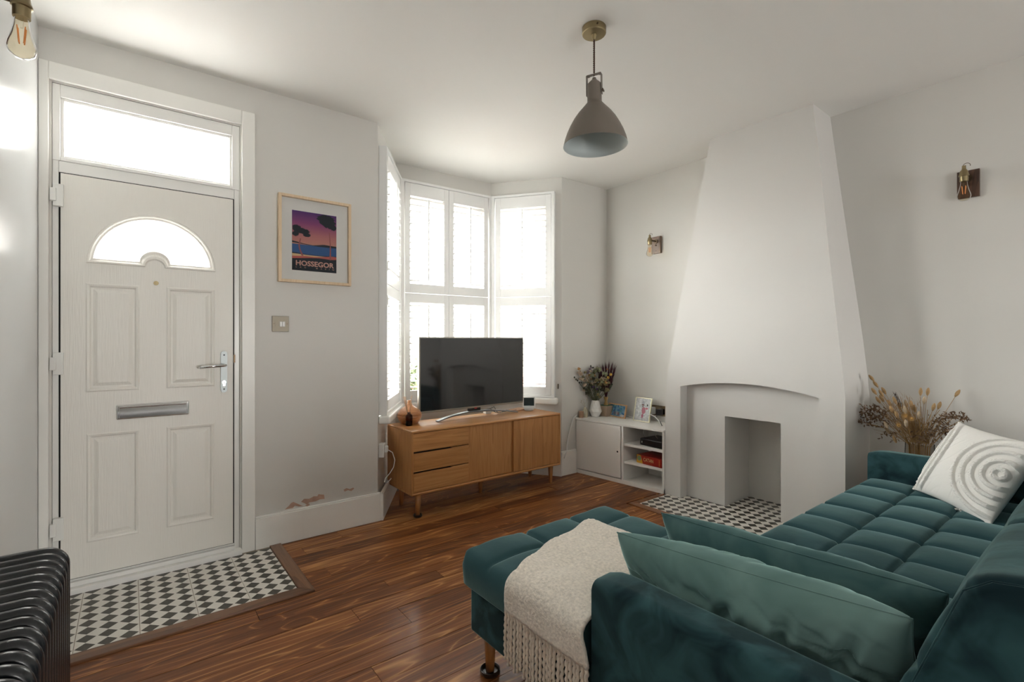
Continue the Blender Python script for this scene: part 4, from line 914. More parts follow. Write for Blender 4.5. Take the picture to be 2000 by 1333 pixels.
# socket plate on the party wall with plugs
skt = thing('wall_socket', 'brass double wall socket beside the chimney above the cupboard', 'socket', (XW(2.55)-.001, 2.550, .592))
obj('plate', MB().box(-.005, -.0004, -.074, .074, -.044, .044), pm('socket_brass_plate', (.42, .32, .22), .25, 1), skt, bevel=.002)
o = obj('plug', MB().box(3.530, 3.588, 2.565, 2.612, .560, .620), white_pl, bevel=.005); tag(o, 'white plug adaptor in the socket behind the gold photo frame', 'plug')
o = obj('plug', MB().box(3.530, 3.588, 2.490, 2.528, .560, .612), black, bevel=.006); tag(o, 'black plug in the wall socket next to the chimney', 'plug')
o = obj('cable', MB().tube([(3.53, 2.59, .575), (3.49, 2.57, .565), (3.46, 2.52, .572), (3.43, 2.46, .565), (3.41, 2.41, .54), (3.40, 2.38, .50)], .0038, 8), white_pl, smooth=True); tag(o, 'white cable arching from the white plug towards the chimney', 'cable')
o = obj('cable', MB().tube([(3.53, 2.51, .575), (3.50, 2.50, .54), (3.47, 2.46, .535), (3.44, 2.42, .53), (3.42, 2.385, .50)], .0028, 8), black, smooth=True); tag(o, 'black cable from the black plug beside the chimney', 'cable')
o = obj('cable', MB().tube([(3.56, 3.06, .515), (3.56, 2.8, .506), (3.555, 2.6, .512), (3.54, 2.66, .508)], .005, 8), white_pl, smooth=True); tag(o, 'white cable along the back of the cupboard top', 'cable')

# shelf contents
rt = thing('set_top_box', 'black set-top box on the upper open shelf of the cupboard', 'set-top box', (3.40, 2.40, .3385), math.radians(-4))
obj('case', MB().box(-.10, .12, -.105, .115, .002, .058), black, rt, bevel=.008, bseg=3)
obj('indicator', MB().box(-.1025, -.1, .088, .094, .022, .036), pm('pale_indicator', (.6, .6, .55), .4), rt)
o = obj('cable', MB().tube([(3.36, 2.50, .398), (3.34, 2.51, .44), (3.35, 2.50, .478)], .003, 6).tube([(3.38, 2.40, .398), (3.36, 2.42, .44), (3.37, 2.46, .478)], .003, 6).tube([(3.38, 2.33, .398), (3.35, 2.32, .43), (3.36, 2.30, .475)], .003, 6), white_pl, smooth=True); tag(o, 'white cables looping above the set-top box inside the cupboard', 'cable')
gb = thing('board_game_box', 'red and yellow board game box on the middle open shelf', 'board game', (3.29, 2.416, .1925), math.radians(-2))
red_b = pm('game_box_red', (.34, .018, .012), .35); yel_b = pm('game_box_yellow', (.62, .33, .03), .35)
GW0, GW1, GH = -.116, .125, .068
obj('box', MB().box(0, .20, GW0, GW1, .0, GH), red_b, gb, bevel=.002)
gp = obj('label_panel', MB().add([(-.0008, GW1, .001), (-.0008, GW1-.062, .001), (-.0008, GW1-.042, GH-.001), (-.0008, GW1, GH-.001), (.002, GW1, .001), (.002, GW1-.062, .001), (.002, GW1-.042, GH-.001), (.002, GW1, GH-.001)], [(3, 2, 1, 0), (4, 5, 6, 7), (0, 1, 5, 4), (1, 2, 6, 5), (2, 3, 7, 6), (3, 0, 4, 7)]), yel_b, gb)
Mf = Matrix.Rotation(-PI/2, 4, 'Z')
obj('emblem', MB().tube([(-.0008, GW1-.026, .040), (-.0016, GW1-.026, .040)], .020, 20), pm('emblem_grey', (.22, .24, .22), .5), gp); obj('emblem', MB().tube([(-.0016, GW1-.026, .040), (-.0022, GW1-.026, .040)], .012, 6), pm('emblem_green', (.20, .33, .08), .5), gp)
cream_ink = pm('cream_print', (.72, .55, .26), .4)
def faceM(y, z, x=-.0012): return Matrix.Translation((x, y, z)) @ Matrix.Rotation(-PI/2, 4, 'Z') @ Matrix.Rotation(PI/2, 4, 'X')
obj('lettering', text_mb('CATAN', .040, faceM(GW1-.068, .024), offset=.012, width=.098), cream_ink, gb)
obj('lettering', text_mb('TRADE BUILD SETTLE', .009, faceM(GW1-.066, .010), width=.088), pm('orange_print', (.60, .20, .05), .4), gb)
for k in range(4): obj('print_mark', MB().box(-.0012, 0, GW0+.014, GW0+.022, .012+.013*k, .020+.013*k), pm('orange_mark_%d' % k, (.60, .25, .06), .4), gb)

# ---------------------------------------------------------------- sofa
SOX, SOY = 2.16, .70
sofa = thing('corner_sofa', 'teal velvet corner sofa with tufted seat, chaise end and wooden legs', 'sofa', (SOX, SOY, 0))
ZS = .43
def L_(mb): return mb.xf(Matrix.Translation((-SOX, -SOY, 0)))
def cellf(v, lines):
    for a, b in zip(lines, lines[1:]):
        if a <= v <= b:
            t = 2*(v-a)/(b-a)-1; return (1-abs(t)**2.2)
    return 0
def tufted(x0, x1, y0, y1, zb, zt, xl, yl, r=.035, bul=.020, step=.011, open_x1=False):
    nx, ny = int((x1-x0)/step), int((y1-y0)/step); vv = []; ff = []
    for j in range(ny+1):
        for i in range(nx+1):
            x = x0+(x1-x0)*i/nx; y = y0+(y1-y0)*j/ny
            dx = min(x-x0, x1-x); dy = min(y-y0, y1-y)
            fx = cellf(x, xl); fy = cellf(y, yl)
            z = zt-bul+bul*1.25*((max(0, fx)*max(0, fy))**.42)
            z -= .010*math.exp(-((1-fx)**2)*0 - (fx/.18)**2)*0
            # deep creases along the cross seams, soft ones the other way
            z -= .012*math.exp(-(fx/.16)**2)*max(.25, 1-.0*fy)*.8 + .006*math.exp(-(fy/.12)**2)
            k = .01*noise.noise(Vector((x*5, y*5, 1)))
            z += k*.5
            def rnd_(d): return 0 if d > r else r-math.sqrt(max(0, r*r-(r-d)**2))
            drop = max(rnd_(dx), rnd_(dy)); 
            if dx < r and dy < r:
                q = math.hypot(r-dx, r-dy); drop = r if q >= r else r-math.sqrt(r*r-q*q)
                if q > r:  # round the plan corner
                    cx = x0+r if x-x0 < r else x1-r; cy = y0+r if y-y0 < r else y1-r
                    x = cx+(x-cx)*r/q; y = cy+(y-cy)*r/q
            if dx < r or dy < r: z = min(z, zt-drop*1.0+.0) if drop > .002 else z
            vv.append((x, y, z))
    W_ = nx+1
    for j in range(ny):
        for i in range(nx): ff.append((j*W_+i, j*W_+i+1, (j+1)*W_+i+1, (j+1)*W_+i))
    ring = [i for i in range(nx+1)]+[(j)*W_+nx for j in range(1, ny+1)]+[ny*W_+i for i in range(nx-1, -1, -1)]+[j*W_ for j in range(ny-1, 0, -1)]
    n0 = len(vv); levels = []
    cxm, cym = (x0+x1)/2, (y0+y1)/2
    for lvl, zz in enumerate((zt-r-.02, (zt+zb)/2, zb+.012, zb)):
        s = 0 if lvl < 3 else -.010
        for k in ring:
            x, y, z = vv[k]; bulge = .004*math.sin(PI*(zt-zz)/(zt-zb))+s
            x2 = x+(bulge if x > x1-r else -bulge if x < x0+r else 0); y2 = y+(bulge if y > y1-r else -bulge if y < y0+r else 0)
            vv.append((x2, y2, min(zz, z-.002*(lvl+1))))
    n_ = len(ring); prev = ring
    for lvl in range(4):
        cur = [n0+lvl*n_+k for k in range(n_)]
        for k in range(n_): ff.append((prev[(k+1) % n_], prev[k], cur[k], cur[(k+1) % n_]))
        prev = cur
    ff.append(tuple(prev[::-1])); mb = MB(); mb.add(vv, ff); return mb
xl = [1.03+.2265*k for k in range(0, 11)]
xl_ch = [.955, 1.256, 1.50, 1.75]; xl_s = [1.03, 1.256, 1.48, 1.705, 1.930, 2.145, 2.365, 2.59, 2.84, 3.06, 3.27]
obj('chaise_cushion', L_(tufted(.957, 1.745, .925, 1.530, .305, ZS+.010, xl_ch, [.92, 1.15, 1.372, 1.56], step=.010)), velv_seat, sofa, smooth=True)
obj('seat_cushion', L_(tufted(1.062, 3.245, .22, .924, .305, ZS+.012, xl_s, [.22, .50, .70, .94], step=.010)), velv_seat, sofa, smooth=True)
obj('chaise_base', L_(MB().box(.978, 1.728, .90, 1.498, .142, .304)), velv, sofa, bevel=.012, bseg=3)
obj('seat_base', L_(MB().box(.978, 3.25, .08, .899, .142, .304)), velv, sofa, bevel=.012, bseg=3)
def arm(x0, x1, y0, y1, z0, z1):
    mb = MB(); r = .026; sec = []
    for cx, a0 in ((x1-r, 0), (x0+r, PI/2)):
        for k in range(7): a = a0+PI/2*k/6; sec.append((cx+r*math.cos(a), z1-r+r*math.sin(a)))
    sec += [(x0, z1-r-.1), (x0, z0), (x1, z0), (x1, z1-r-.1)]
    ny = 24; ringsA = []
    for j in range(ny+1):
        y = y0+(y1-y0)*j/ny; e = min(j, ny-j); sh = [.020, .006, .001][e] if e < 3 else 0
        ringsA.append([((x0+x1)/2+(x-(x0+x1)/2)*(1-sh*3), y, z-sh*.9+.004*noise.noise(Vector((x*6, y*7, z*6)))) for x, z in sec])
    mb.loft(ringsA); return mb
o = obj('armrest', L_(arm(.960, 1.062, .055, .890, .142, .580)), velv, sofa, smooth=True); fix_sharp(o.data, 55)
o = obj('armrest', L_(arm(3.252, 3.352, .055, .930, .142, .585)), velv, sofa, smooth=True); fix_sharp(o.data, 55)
# backrest: profile swept along x with tufting on its front
prof = []
for k in range(26):
    t = k/25; prof.append((.300-.125*t-.018*math.sin(PI*t)*-1, .42+.375*t))        # front face, leaning
for k in range(1, 12):
    a = PI*k/12; prof.append((.0875+.0875*math.cos(a)-.0, .795+.036*math.sin(a)))
prof += [(0.0, .78), (-.01, .60), (.02, .30), (.03, .16), (.20, .16), (.26, .36)]
nx = 210; x0, x1 = 1.066, 3.246; xb = xl_s[:]; R__ = []
for i in range(nx+1):
    x = x0+(x1-x0)*i/nx; e = min(x-x0, x1-x); inset = 0 if e > .03 else (.03-e)
    inset = .03-math.sqrt(max(0, .03**2-inset**2)) if inset else 0
    ring = []
    for k, (y, z) in enumerate(prof):
        cy_, cz_ = .12, .55; s = 1-inset*2.0
        yy, zz = cy_+(y-cy_)*s, cz_+(z-cz_)*s if z > .4 else z
        if k < 37:
            fx = cellf(x, [x0-.01, 1.48, 1.93, 2.365, 2.84, x1+.01]); d = .014*math.exp(-(fx/.14)**2) if 1 < 2 else 0
            fz = abs((z-.63)/.012); d += .010*math.exp(-fz*fz) if k < 26 else 0
            d += .006*noise.noise(Vector((x*7, z*7, k*.1)))
            if k < 26: yy -= d*.9; zz -= d*.2
            else: zz -= d*.9
        ring.append((x, yy, zz))
    R__.append(ring)
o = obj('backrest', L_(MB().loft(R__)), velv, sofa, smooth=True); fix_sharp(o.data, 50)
obj('seam_piping', L_(MB().tube([(1.062, .295-.122*t/12, .45+.345*t/12) for t in range(13)]+[(1.063, .14, .822), (1.064, .08, .832), (1.065, .03, .818)], .0016, 6)), velv, sofa, smooth=True)
legs = [(1.024, 1.437), (1.66, 1.437), (1.02, .14), (3.18, .14), (3.18, .86)]
for x, y in legs:
    mb = MB().loft([[(x-SOX+r*math.cos(2*PI*j/18), y-SOY+r*math.sin(2*PI*j/18), z) for j in range(18)] for r, z in ((.0150, .0082), (.0225, .148))]); obj('leg', mb, leg_m, sofa, smooth=True); fix_sharp(sofa.children[-1].data, 50)
for (x, y), lab in zip(legs, ('dark brown castor cup under the front corner leg of the chaise, nearest the door', 'dark brown castor cup under the inner chaise leg, hidden from view', 'dark brown castor cup under the near back leg of the sofa', 'dark brown castor cup under the far back leg of the sofa', 'dark brown castor cup under the far front leg of the sofa')):
    if (x, y) == legs[0]: castor(x, y, lab)
    else: pass
for x, y in legs[1:]:
    obj('glide', MB().lathe([(.014, 0), (.014, .009)], 14, (x-SOX, y-SOY, .0005)), black, sofa)

# ---------------------------------------------------------------- cushions
def edge_xz(u, v, w, h, pinch):
    X_ = w/2*u*(1-pinch*(1-v*v)*abs(u)**3); Z_ = h/2*v*(1-pinch*1.2*(1-u*u)*abs(v)**3)
    return X_, Z_
def pillow(w, h, t, nu=56, nv=44, seed=0, wr=.010, pinch=.05, bumpf=None, folds=()):
    """pillow in XZ plane, thickness along Y, centred"""
    vv = []; ff = []
    for side in (1, -1):
        for j in range(nv+1):
            for i in range(nu+1):
                u = -1+2*i/nu; v = -1+2*j/nv
                X_, Z_ = edge_xz(u, v, w, h, pinch)
                f = max(0, (1-abs(u)**2.2)*(1-abs(v)**2.0)); th = t/2*f**(.5 if bumpf else .42)
                cr = abs(noise.noise(Vector((u*3.1+v*2.0+seed, v*1.2+seed, side*4+2)))); nz = -wr*1.1*max(0, 1-cr/.11)*(1 if v < .55 else .3)+wr*noise.noise(Vector((u*2.2+seed, v*1.8, side*3)))+wr*.8*noise.noise(Vector((u*1.5+seed*2, v*4.5+u*2.5, side*5+9)))+wr*.45*abs(noise.noise(Vector((u*7+seed, v*3+side, 2))))
                th += nz*min(1, f*2.5)*1.2
                if side == -1:
                    for (fu, fv, gu, gv, wd_, dp) in folds:
                        du, dv = (gu-fu)*w/2, (gv-fv)*h/2; L2 = du*du+dv*dv; pu, pv = (u-fu)*w/2, (v-fv)*h/2
                        tt = max(0, min(1, (pu*du+pv*dv)/L2)); dd = math.hypot(pu-tt*du, pv-tt*dv)/wd_; sgn = 1-tt*.8
                        th += dp*sgn*(-math.exp(-dd*dd)+.55*math.exp(-((dd-2.0)/.8)**2))*min(1, f*4)
                if bumpf and side == bumpf[0]: th += bumpf[1]((u+1)/2, (v+1)/2)*min(1, f*8)
                if f <= 0: th = 0
                vv.append((X_, side*th, Z_))
        o_ = 0 if side == 1 else (nu+1)*(nv+1)
        for j in range(nv):
            for i in range(nu):
                q = (o_+j*(nu+1)+i, o_+j*(nu+1)+i+1, o_+(j+1)*(nu+1)+i+1, o_+(j+1)*(nu+1)+i); ff.append(q[::-1] if side == 1 else q)
    mb = MB(); mb.add(vv, ff); return mb
def weld(o):
    bm = bmesh.new(); bm.from_mesh(o.data); bmesh.ops.remove_doubles(bm, verts=bm.verts, dist=.0004); bm.to_mesh(o.data); bm.free()
    for p in o.data.polygons: p.use_smooth = True
def rimtube(w, h, pinch, r, n=120):
    pts = []
    for k in range(n+1):
        s = 4*k/n
        if s < 1: u, v = -1+2*s, -1
        elif s < 2: u, v = 1, -1+2*(s-1)
        elif s < 3: u, v = 1-2*(s-2), 1
        else: u, v = -1, 1-2*min(1, (s-3))
        x_, z_ = edge_xz(u, v, w, h, pinch); pts.append((x_, 0, z_))
    return MB().tube(pts, r, 6)
FOLDS = [(.02, -.85, -.10, .25, .012, .020), (.12, -.9, .06, .05, .010, .016), (.25, -.9, .32, .30, .014, .022), (-.20, -.8, -.30, .15, .011, .014), (-.45, -.7, -.62, .35, .013, .012), (.42, -.8, .60, .10, .012, .012), (-.05, .45, .12, .95, .012, .012), (.35, .5, .42, .95, .012, .013), (.65, .3, .80, .9, .012, .012), (.55, -.5, .85, -.2, .012, .010)]
def cushion(label, w, h, t, M, mat, seed, folds=()):
    c = thing('cushion', label, 'cushion', (0, 0, 0)); c.matrix_world = M
    o = obj('cushion_cover', pillow(w, h, t, 120, 72, seed=seed, wr=.013, pinch=.045, folds=folds), mat, c, smooth=True); weld(o)
    obj('piping', rimtube(w, h, .045, .0016), mat, c, smooth=True); return c
# lit-coloured cushion leaning on the near arm; long side runs along Y
def Mc(x, y, z, yaw, lean, roll=0): return Matrix.Translation((x, y, z)) @ Matrix.Rotation(yaw, 4, 'Z') @ Matrix.Rotation(lean, 4, 'X') @ Matrix.Rotation(roll, 4, 'Y')
cushion('velvet cushion coloured paler as if lit, leaning against the near armrest, in front of the darker one', .68, .31, .20, Mc(1.190, .583, .527, math.radians(-87), math.radians(26), math.radians(-4.5)), velv_light, 3, FOLDS)
cushion('deep teal velvet cushion standing behind the paler one on the seat', .68, .31, .17, Mc(1.375, .572, .530, math.radians(-88.5), math.radians(24), math.radians(-2)), velv_dark, 8, [(-a_, b_, -c_, d_, e_*1.3, f_*.5) for a_, b_, c_, d_, e_, f_ in FOLDS])
# white tufted cushion in the far corner
B_, A_c, C_c = Vector((2.84, .415, .452)), Vector((3.09, .69, .475)), Vector((2.955, .275, .76))
ex = (A_c-B_).normalized(); ez = (C_c-B_); ez -= ex*ez.dot(ex); ez.normalize(); ey = ez.cross(ex)
cen = B_+ex*.210+ez*.195+Vector((.004, -.034, -.030)); 
Mw = Matrix(((ex.x, ey.x, ez.x, cen.x), (ex.y, ey.y, ez.y, cen.y), (ex.z, ey.z, ez.z, cen.z), (0, 0, 0, 1)))
wc = thing('tufted_cushion', 'white cotton cushion with raised looped arcs in the far corner of the sofa', 'cushion'); wc.matrix_world = Mw
W2, H2 = .43, .40
def arcs(u, v):
    d1 = math.hypot((u-.10)*1.07, v-.54); d2 = math.hypot((u-1.66)*1.07, v-.48); h_ = 0
    for r in (.055, .155, .26, .365, .47): 
        k = (d1-r)/.026
        if abs(k) < 1 and d2 > 1.04: h_ = max(h_, .013*(1-k**6))
    for r in (.765, .855, .945):
        k = (d2-r)/.028
        if abs(k) < 1: h_ = max(h_, .013*(1-k**6))
    if h_ > 0: h_ += .0022*noise.noise(Vector((u*90, v*90, 0)))
    return h_
o = obj('cushion_cover', pillow(W2, H2, .14, 260, 240, seed=5, wr=.0012, bumpf=(1, arcs)), white_cot, wc, smooth=True); weld(o)
fr2 = MB(); rnd = random.Random(12)
for k in range(70):
    z = -H2/2+H2*(k+.5)/70; fr2.ball((W2/2-.004+rnd.uniform(-.002, .004), rnd.uniform(-.004, .004), z), .0080, 6, 4, 1.1, 1, 1)
    if k < 22: fr2.ball((-W2/2+.02+rnd.uniform(0, .18), .004, -H2/2+.006+rnd.uniform(-.004, .004)), .006, 6, 4)
obj('loop_edge', fr2, white_fringe, wc, smooth=True)

# ---------------------------------------------------------------- throw over the chaise
th = thing('throw_blanket', 'cream boucle throw with twisted fringe draped over the chaise', 'throw', (1.1, 1.1, .45))
path = []   # (x, z) along the drape, with front-edge y
for i in range(52): x = 1.500-.515*i/51; path.append((x, .457+.006*math.sin(i*.3)))
for i in range(1, 15): a = PI/2*i/14; path.append((.985-.046*math.sin(a), .411+.046*math.cos(a)))
for i in range(1, 7): path.append((.939-.002*i/6, .411-.062*i/6))
acc = [0]
for a, b in zip(path, path[1:]): acc.append(acc[-1]+math.hypot(a[0]-b[0], a[1]-b[1]))
def yfront(x, s):
    if x > 1.47: return 1.375
    if x > 1.17: return 1.305+(x-1.17)/.30*.070
    if x > .985: return 1.225+(x-.985)/.185*.080
    return 1.225
nv = 44; vv = []; ff = []
for i, (x, z) in enumerate(path):
    yf = yfront(x, acc[i]); yb2 = .897 if x > 1.0 else .872; 
    if x > 1.1: yb2 = .90+ (x-1.1)*.35
    elif x <= 1.0: yb2 = .897-.025*max(0, min(1, (.43-z)/.07))
    for j in range(nv+1):
        t = j/nv; y = yf+(yb2-yf)*t; nn = .006*noise.noise(Vector((x*9, y*9, z*9)))+.0016*noise.noise(Vector((x*80, y*80, z*80)))
        if x > .985:
            fx = cellf(x, xl_ch); fy = cellf(y, [.92, 1.15, 1.372, 1.56]); base = z-.004+.008*max(0, fx*fy)**.5
            vv.append((x-1.1, y-1.1, base+nn+.003-.45))
        else: vv.append((x-nn*1.0-.002-1.1, y-1.1, z-.45))
for i in range(len(path)-1):
    for j in range(nv): ff.append((i*(nv+1)+j, i*(nv+1)+j+1, (i+1)*(nv+1)+j+1, (i+1)*(nv+1)+j))
mb = MB(); mb.add(vv, ff); o = obj('cloth', mb, cream, th, smooth=True)
m_ = o.modifiers.new('s', 'SOLIDIFY'); m_.thickness = .010; m_.offset = -1 if True else 1
rnd = random.Random(21)
for k in range(24):
    y = 1.222-(1.222-.878)*k/23; ln = rnd.uniform(.150, .180); sx = rnd.uniform(-.004, .004); pts = []
    for a in range(26):
        t = a/25; pts.append((.934-.004*math.sin(t*2)-1.1+.0016*math.cos(a*1.9), y-1.1+sx*math.sin(t*3)+.0030*math.sin(a*1.9)*.6, .352-ln*t-.45))
    mb = MB().tube(pts, lambda t: .0058*(1-.25*t), 7)
    if k % 2: mb.tube([(p[0]+.004, p[1]+.006+.002*math.sin(i*1.7), p[2]) for i, p in enumerate(pts[:22])], .0042, 6)
    obj('tassel', mb, cream_f, th, smooth=True)

# ---------------------------------------------------------------- dried grass vase behind the sofa
VX, VY = 3.462, .745
fv = thing('floor_vase', 'tall smoked glass floor vase standing behind the far end of the sofa', 'vase', (VX, VY, 0))
obj('vase_body', MB().lathe([(.055, .001), (.066, .01), (.066, .55), (.064, .625)], 32, caps=False), glass('smoked_glass', (.80, .77, .72), .06, .1), fv, smooth=True)
bu = thing('bunny_tail_bouquet', 'dried bunny tail grass and brown leaf bouquet standing in the floor vase', 'dried grass', (VX, VY, .05))
tan = pm('bunny_tail_tan', (.42, .27, .13), .95, bump=.8, bscale=200, var=.2, vscale=30); tanl = pm('bunny_tail_cream', (.55, .43, .29), .95, bump=.8, bscale=200, var=.15, vscale=30)
brl = pm('dry_brown_leaf', (.17, .10, .055), .9, var=.4, vscale=25); stm = pm('dry_stem', (.36, .22, .09), .9, var=.2, vscale=40); flow = pm('dry_ochre_flower', (.50, .29, .09), .9, var=.3, vscale=60)
def bp_(u, v, dx=0): 
    t = onX(u, v, VX+dx); return Vector((t.x-VX, t.y-VY, t.z-.05))
def stem_to(mb, c, r=.0011):
    b = Vector((c.x*.15+rnd.uniform(-.02, .02), max(-.03, min(.03, c.y*.12))+rnd.uniform(-.01, .01), .0)); n2 = Vector((c.x*.25, max(-.045, min(.045, c.y*.28)), .56)); mb.tube([b, n2, (n2+c)/2+Vector((0, 0, .03)), c], r, 4)
rnd = random.Random(5); st = MB()
tails = [(1703, 740, 0), (1711, 752, 0), (1708, 766, 0), (1727, 765, 0), (1723, 780, 0), (1722, 770, 0), (1716, 783, 0), (1798, 767, 0), (1812, 767, 0), (1869, 770, 0), (1805, 784, 1), (1770, 790, 1), (1768, 803, 1), (1733, 815, 1), (1795, 813, 1), (1742, 802, 0), (1752, 812, 0), (1738, 790, 0), (1780, 792, 0), (1823, 797, 0), (1834, 794, 0), (1793, 826, 1), (1770, 829, 1), (1734, 843, 1), (1793, 842, 0), (1748, 860, 0), (1731, 832, 1), (1757, 795, 0), (1748, 784, 0), (1786, 800, 0), (1776, 812, 0), (1764, 818, 0)]
for u, v, k in tails:
    c = bp_(u, v, rnd.uniform(-.06, .03)); stem_to(st, c); mb = MB(); d = Vector((c.x*.3, c.y, .30)).normalized()
    rg = []; a1 = d.cross(Vector((1, 0, 0))).normalized(); a2 = d.cross(a1)
    for q in range(7):
        t = q/6; r = .0090*math.sin(PI*min(.96, max(.05, t)))**.6; rg.append([c+d*(.044*(t-.4))+(a1*math.cos(2*PI*s/10)+a2*math.sin(2*PI*s/10))*r for s in range(10)])
    mb.loft(rg); obj('bunny_tail', mb, tanl if k else tan, bu, smooth=True)
lf_ = MB()
def leafcl(u, v, n_, su, sv):
    for _ in range(n_):
        c = bp_(u+rnd.gauss(0, su), v+rnd.gauss(0, sv), rnd.uniform(-.06, .03)); a = rnd.uniform(0, 2*PI); b_ = rnd.uniform(-.8, .8); s = rnd.uniform(.006, .014)
        t1 = Vector((math.sin(b_)*.6, math.cos(a), math.sin(a)))*s; t2 = Vector((math.cos(b_), -math.sin(a)*.5, math.cos(a)*.5))*s*.6; nn = t1.cross(t2).normalized()*s*.3
        lf_.add([c-t1, c-t2+nn, c+t1, c+t2+nn], [(0, 1, 2), (0, 2, 3)])
    c = bp_(u, v, 0); stem_to(st, c, .0015)
for a in ((1690, 805, 50, 8, 5), (1706, 798, 40, 8, 6), (1676, 823, 24, 5, 4), (1712, 815, 35, 10, 5), (1695, 829, 14, 6, 4), (1725, 826, 30, 12, 8), (1850, 812, 30, 8, 4), (1868, 812, 28, 8, 4), (1884, 818, 22, 5, 4), (1838, 828, 45, 14, 6), (1856, 842, 45, 14, 5), (1820, 845, 50, 14, 7), (1805, 852, 40, 12, 7), (1872, 838, 18, 6, 3), (1835, 815, 14, 8, 5), (1740, 850, 26, 10, 8), (1790, 860, 20, 8, 8), (1720, 805, 25, 10, 6)): leafcl(*a)
obj('brown_leaves', lf_, brl, bu)['kind'] = 'stuff'
gr_ = MB()
for k in range(240):
    u, v = rnd.gauss(1765, 26), rnd.gauss(822, 16); c = bp_(u, v, rnd.uniform(-.06, .03)); b = Vector((rnd.uniform(-.025, .025), rnd.uniform(-.04, .04), .58)); s = Vector((0, .0012, .0006))
    gr_.add([b-s, b+s, c+s, c-s], [(0, 1, 2, 3)])
for k in range(220):
    u0, v0_, dd = random.Random(k//22).choice([(1760, 800, 0), (1745, 805, 0), (1780, 795, 0), (1815, 832, 0)]); c = bp_(u0+rnd.gauss(0, 8), v0_+rnd.gauss(0, 10), rnd.uniform(-.05, .02)); d = Vector((rnd.uniform(-.3, .3), rnd.uniform(-.6, .6), 1))*.022
    gr_.add([c-d*.5-Vector((0, .0008, 0)), c-d*.5+Vector((0, .0008, 0)), c+d], [(0, 1, 2)])
obj('fine_grass', gr_, stm, bu)['kind'] = 'stuff'
dk = MB()
for k in range(60): c = bp_(1746+rnd.uniform(-2, 10)*.5+k*.22, 770+k*.45+rnd.gauss(0, 1.5), 0); d = Vector((0, rnd.uniform(0, .012), .02)); dk.add([c-Vector((0, .001, 0)), c+Vector((0, .001, 0)), c+d], [(0, 1, 2)])
stem_to(st, bp_(1756, 795, 0), .0018); obj('dark_plume', dk, pm('dark_plume_brown', (.045, .025, .02), .95), bu)['kind'] = 'stuff'
for u, v in ((1755, 831), (1768, 812), (1781, 818)):
    c = bp_(u, v, -.05); mb = MB(); 
    for q in range(16): a = 2*PI*q/16; d = Vector((-.3, math.cos(a), math.sin(a))); t = d.cross(Vector((1, 0, 0))).normalized()*.0022; mb.add([c-t, c+t, c+d*.020], [(0, 1, 2)])
    mb.ball(c, .006, 8, 5); obj('dried_flower', mb, flow, bu); stem_to(st, c)
obj('stem_bundle', st, stm, bu)['kind'] = 'stuff'

# ---------------------------------------------------------------- the street outside
def brickmat(name, c1, c2, mort, sc):
    m, n, l, b = nt(name); tc = n.new('ShaderNodeTexCoord'); mp = n.new('ShaderNodeMapping'); mp.inputs['Rotation'].default_value = (PI/2, 0, 0); l.new(tc.outputs['Object'], mp.inputs[0])
    t = n.new('ShaderNodeTexBrick'); t.inputs['Scale'].default_value = sc; t.inputs['Color1'].default_value = (*c1, 1); t.inputs['Color2'].default_value = (*c2, 1); t.inputs['Mortar'].default_value = (*mort, 1)
    l.new(mp.outputs[0], t.inputs['Vector']); l.new(t.outputs[0], b.inputs['Base Color']); b.inputs['Roughness'].default_value = .9; return m
asph = pm('grey_asphalt', (.16, .16, .16), .9, bump=.3, bscale=60); pav = pm('paving_concrete', (.38, .37, .35), .9)
struct('street_ground', MB().box(-30, 30, 4.2, 30, -.35, -.25), asph, 'grey street surface outside the bay window', 'road')
struct('front_garden', MB().box(-30, 30, 3.97, 5.6, -.25, -.10), pav, 'paved front yard outside the bay window', 'yard')
bw = brickmat('red_brick', (.36, .15, .09), (.45, .22, .14), (.5, .47, .43), 6)
o = obj('garden_wall', MB().box(-3, 9, 5.6, 5.82, -.3, .62).box(-3, 9, 5.56, 5.86, .62, .67), bw); tag(o, 'low red brick garden wall seen through the lower shutters', 'garden wall')
hd_ = MB(); rnd = random.Random(2)
for k in range(2600):
    c = Vector((rnd.uniform(1.6, 3.6), rnd.uniform(5.25, 5.5), rnd.uniform(.0, .98))); t1 = Vector((rnd.gauss(0, 1), rnd.gauss(0, 1), rnd.gauss(0, 1))).normalized()*.035; t2 = t1.cross(Vector((rnd.gauss(0, 1), rnd.gauss(0, 1), rnd.gauss(0, 1)))).normalized()*.02
    hd_.add([c-t1, c-t2, c+t1, c+t2], [(0, 1, 2, 3)])
hg = thing('hedge', 'small green shrub in the front yard seen through the shutters left of the television', 'shrub', (0, 0, 0)); obj('foliage', hd_, pm('hedge_green', (.10, .13, .06), .8, var=.3, vscale=5), hg)['kind'] = 'stuff'
obj('trunk', MB().tube([(2.6, 5.38, -.1), (2.6, 5.38, .7)], .02, 8), brl, hg)
house_w = [pm('cream_render', (.62, .60, .55), .9), brickmat('london_stock_brick', (.50, .42, .30), (.58, .50, .38), (.6, .58, .55), 6), pm('pale_grey_render', (.60, .61, .61), .9)]
slate = pm('grey_slate_roof', (.22, .22, .24), .8); wpane = pm('house_window_glass', (.12, .13, .14), .15)
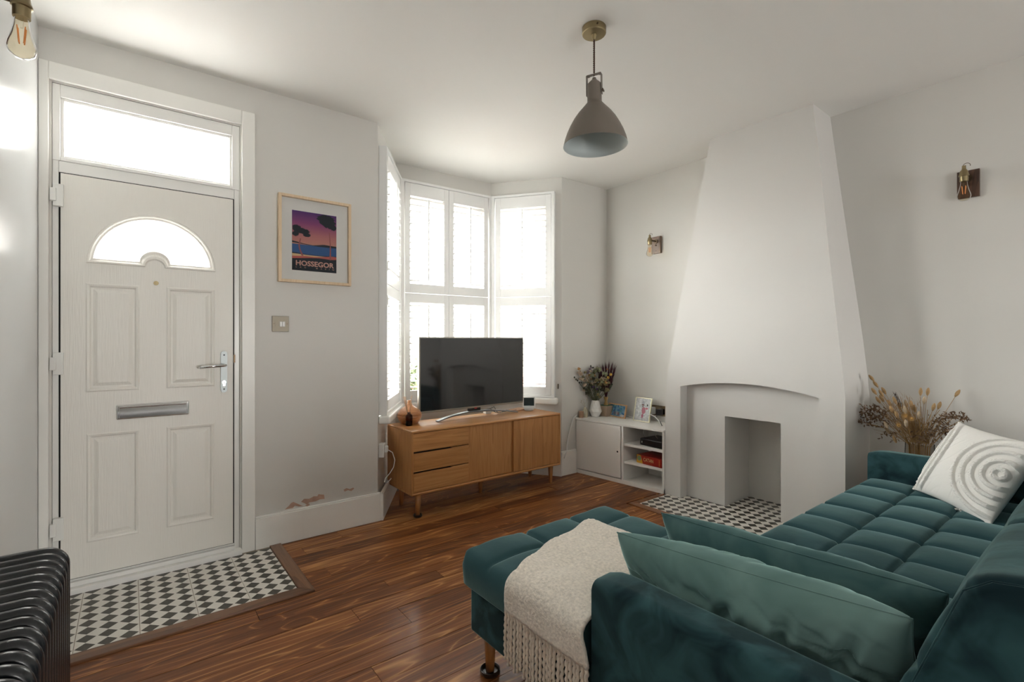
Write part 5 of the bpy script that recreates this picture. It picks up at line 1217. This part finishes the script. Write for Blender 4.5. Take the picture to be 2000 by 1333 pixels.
for k in range(6):
    x = -2.0+4.6*k; y = 15.5
    hs = thing('terraced_house', ['cream rendered terraced house', 'yellow brick terraced house', 'pale grey terraced house', 'second cream terraced house', 'second yellow brick terraced house', 'second pale grey terraced house'][k]+' across the street behind the shutters', 'house', (x, y, -.25))
    obj('facade', MB().box(0, 4.57, 0, 5, 0, 5.6), house_w[k % 3], hs)
    obj('roof', MB().add([(0, -.25, 5.6), (4.57, -.25, 5.6), (4.57, 5.2, 5.6), (0, 5.2, 5.6), (0, 2.5, 7.4), (4.57, 2.5, 7.4)], [(0, 1, 5, 4), (2, 3, 4, 5), (3, 0, 4), (1, 2, 5), (0, 3, 2, 1)]), slate, hs)
    obj('chimney', MB().box(3.9, 4.5, 1.8, 3.2, 5.9, 8.1), house_w[1], hs)
    # square bay and windows
    obj('bay', MB().prism([(.5, 0), (.9, -.6), (2.2, -.6), (2.6, 0)], 0, 3.1), house_w[k % 3], hs)
    for a, b, c, d, yy in ((1.0, 2.1, .95, 2.6, -.6), (.9, 2.2, 3.5, 4.95, 0), (3.2, 4.1, 3.5, 4.95, 0)):
        f = obj('window', MB().box(a, b, yy-.04, yy-.001, c, d), upvc, hs); obj('pane', MB().box(a+.08, b-.08, yy-.05, yy-.04, c+.08, (c+d)/2-.04).box(a+.08, b-.08, yy-.05, yy-.04, (c+d)/2+.04, d-.08), wpane, f)
    obj('front_door', MB().box(3.2, 4.1, -.05, -.001, .15, 2.25), pm('street_door_%d' % k, [(.10, .18, .25), (.30, .07, .06), (.08, .2, .12)][k % 3], .4), hs)

# ---------------------------------------------------------------- groups of repeats
GROUPS = {'wall_sconce': 'brass wall lights with bare bulbs', 'terraced_house': 'terraced houses across the street', 'window_shutter': 'louvred shutters in the bay', 'photo_frame': 'photo frames on the cupboard',
          'cushion': 'velvet cushions on the sofa', 'castor_cup': 'castor cups under furniture legs', 'cable': 'loose cables', 'plug': 'plugs in the wall socket'}
for o in list(C.objects):
    if o.parent is None and o.get('label'):
        g_ = GROUPS.get(o.name.split('.')[0])
        if g_: o['group'] = g_
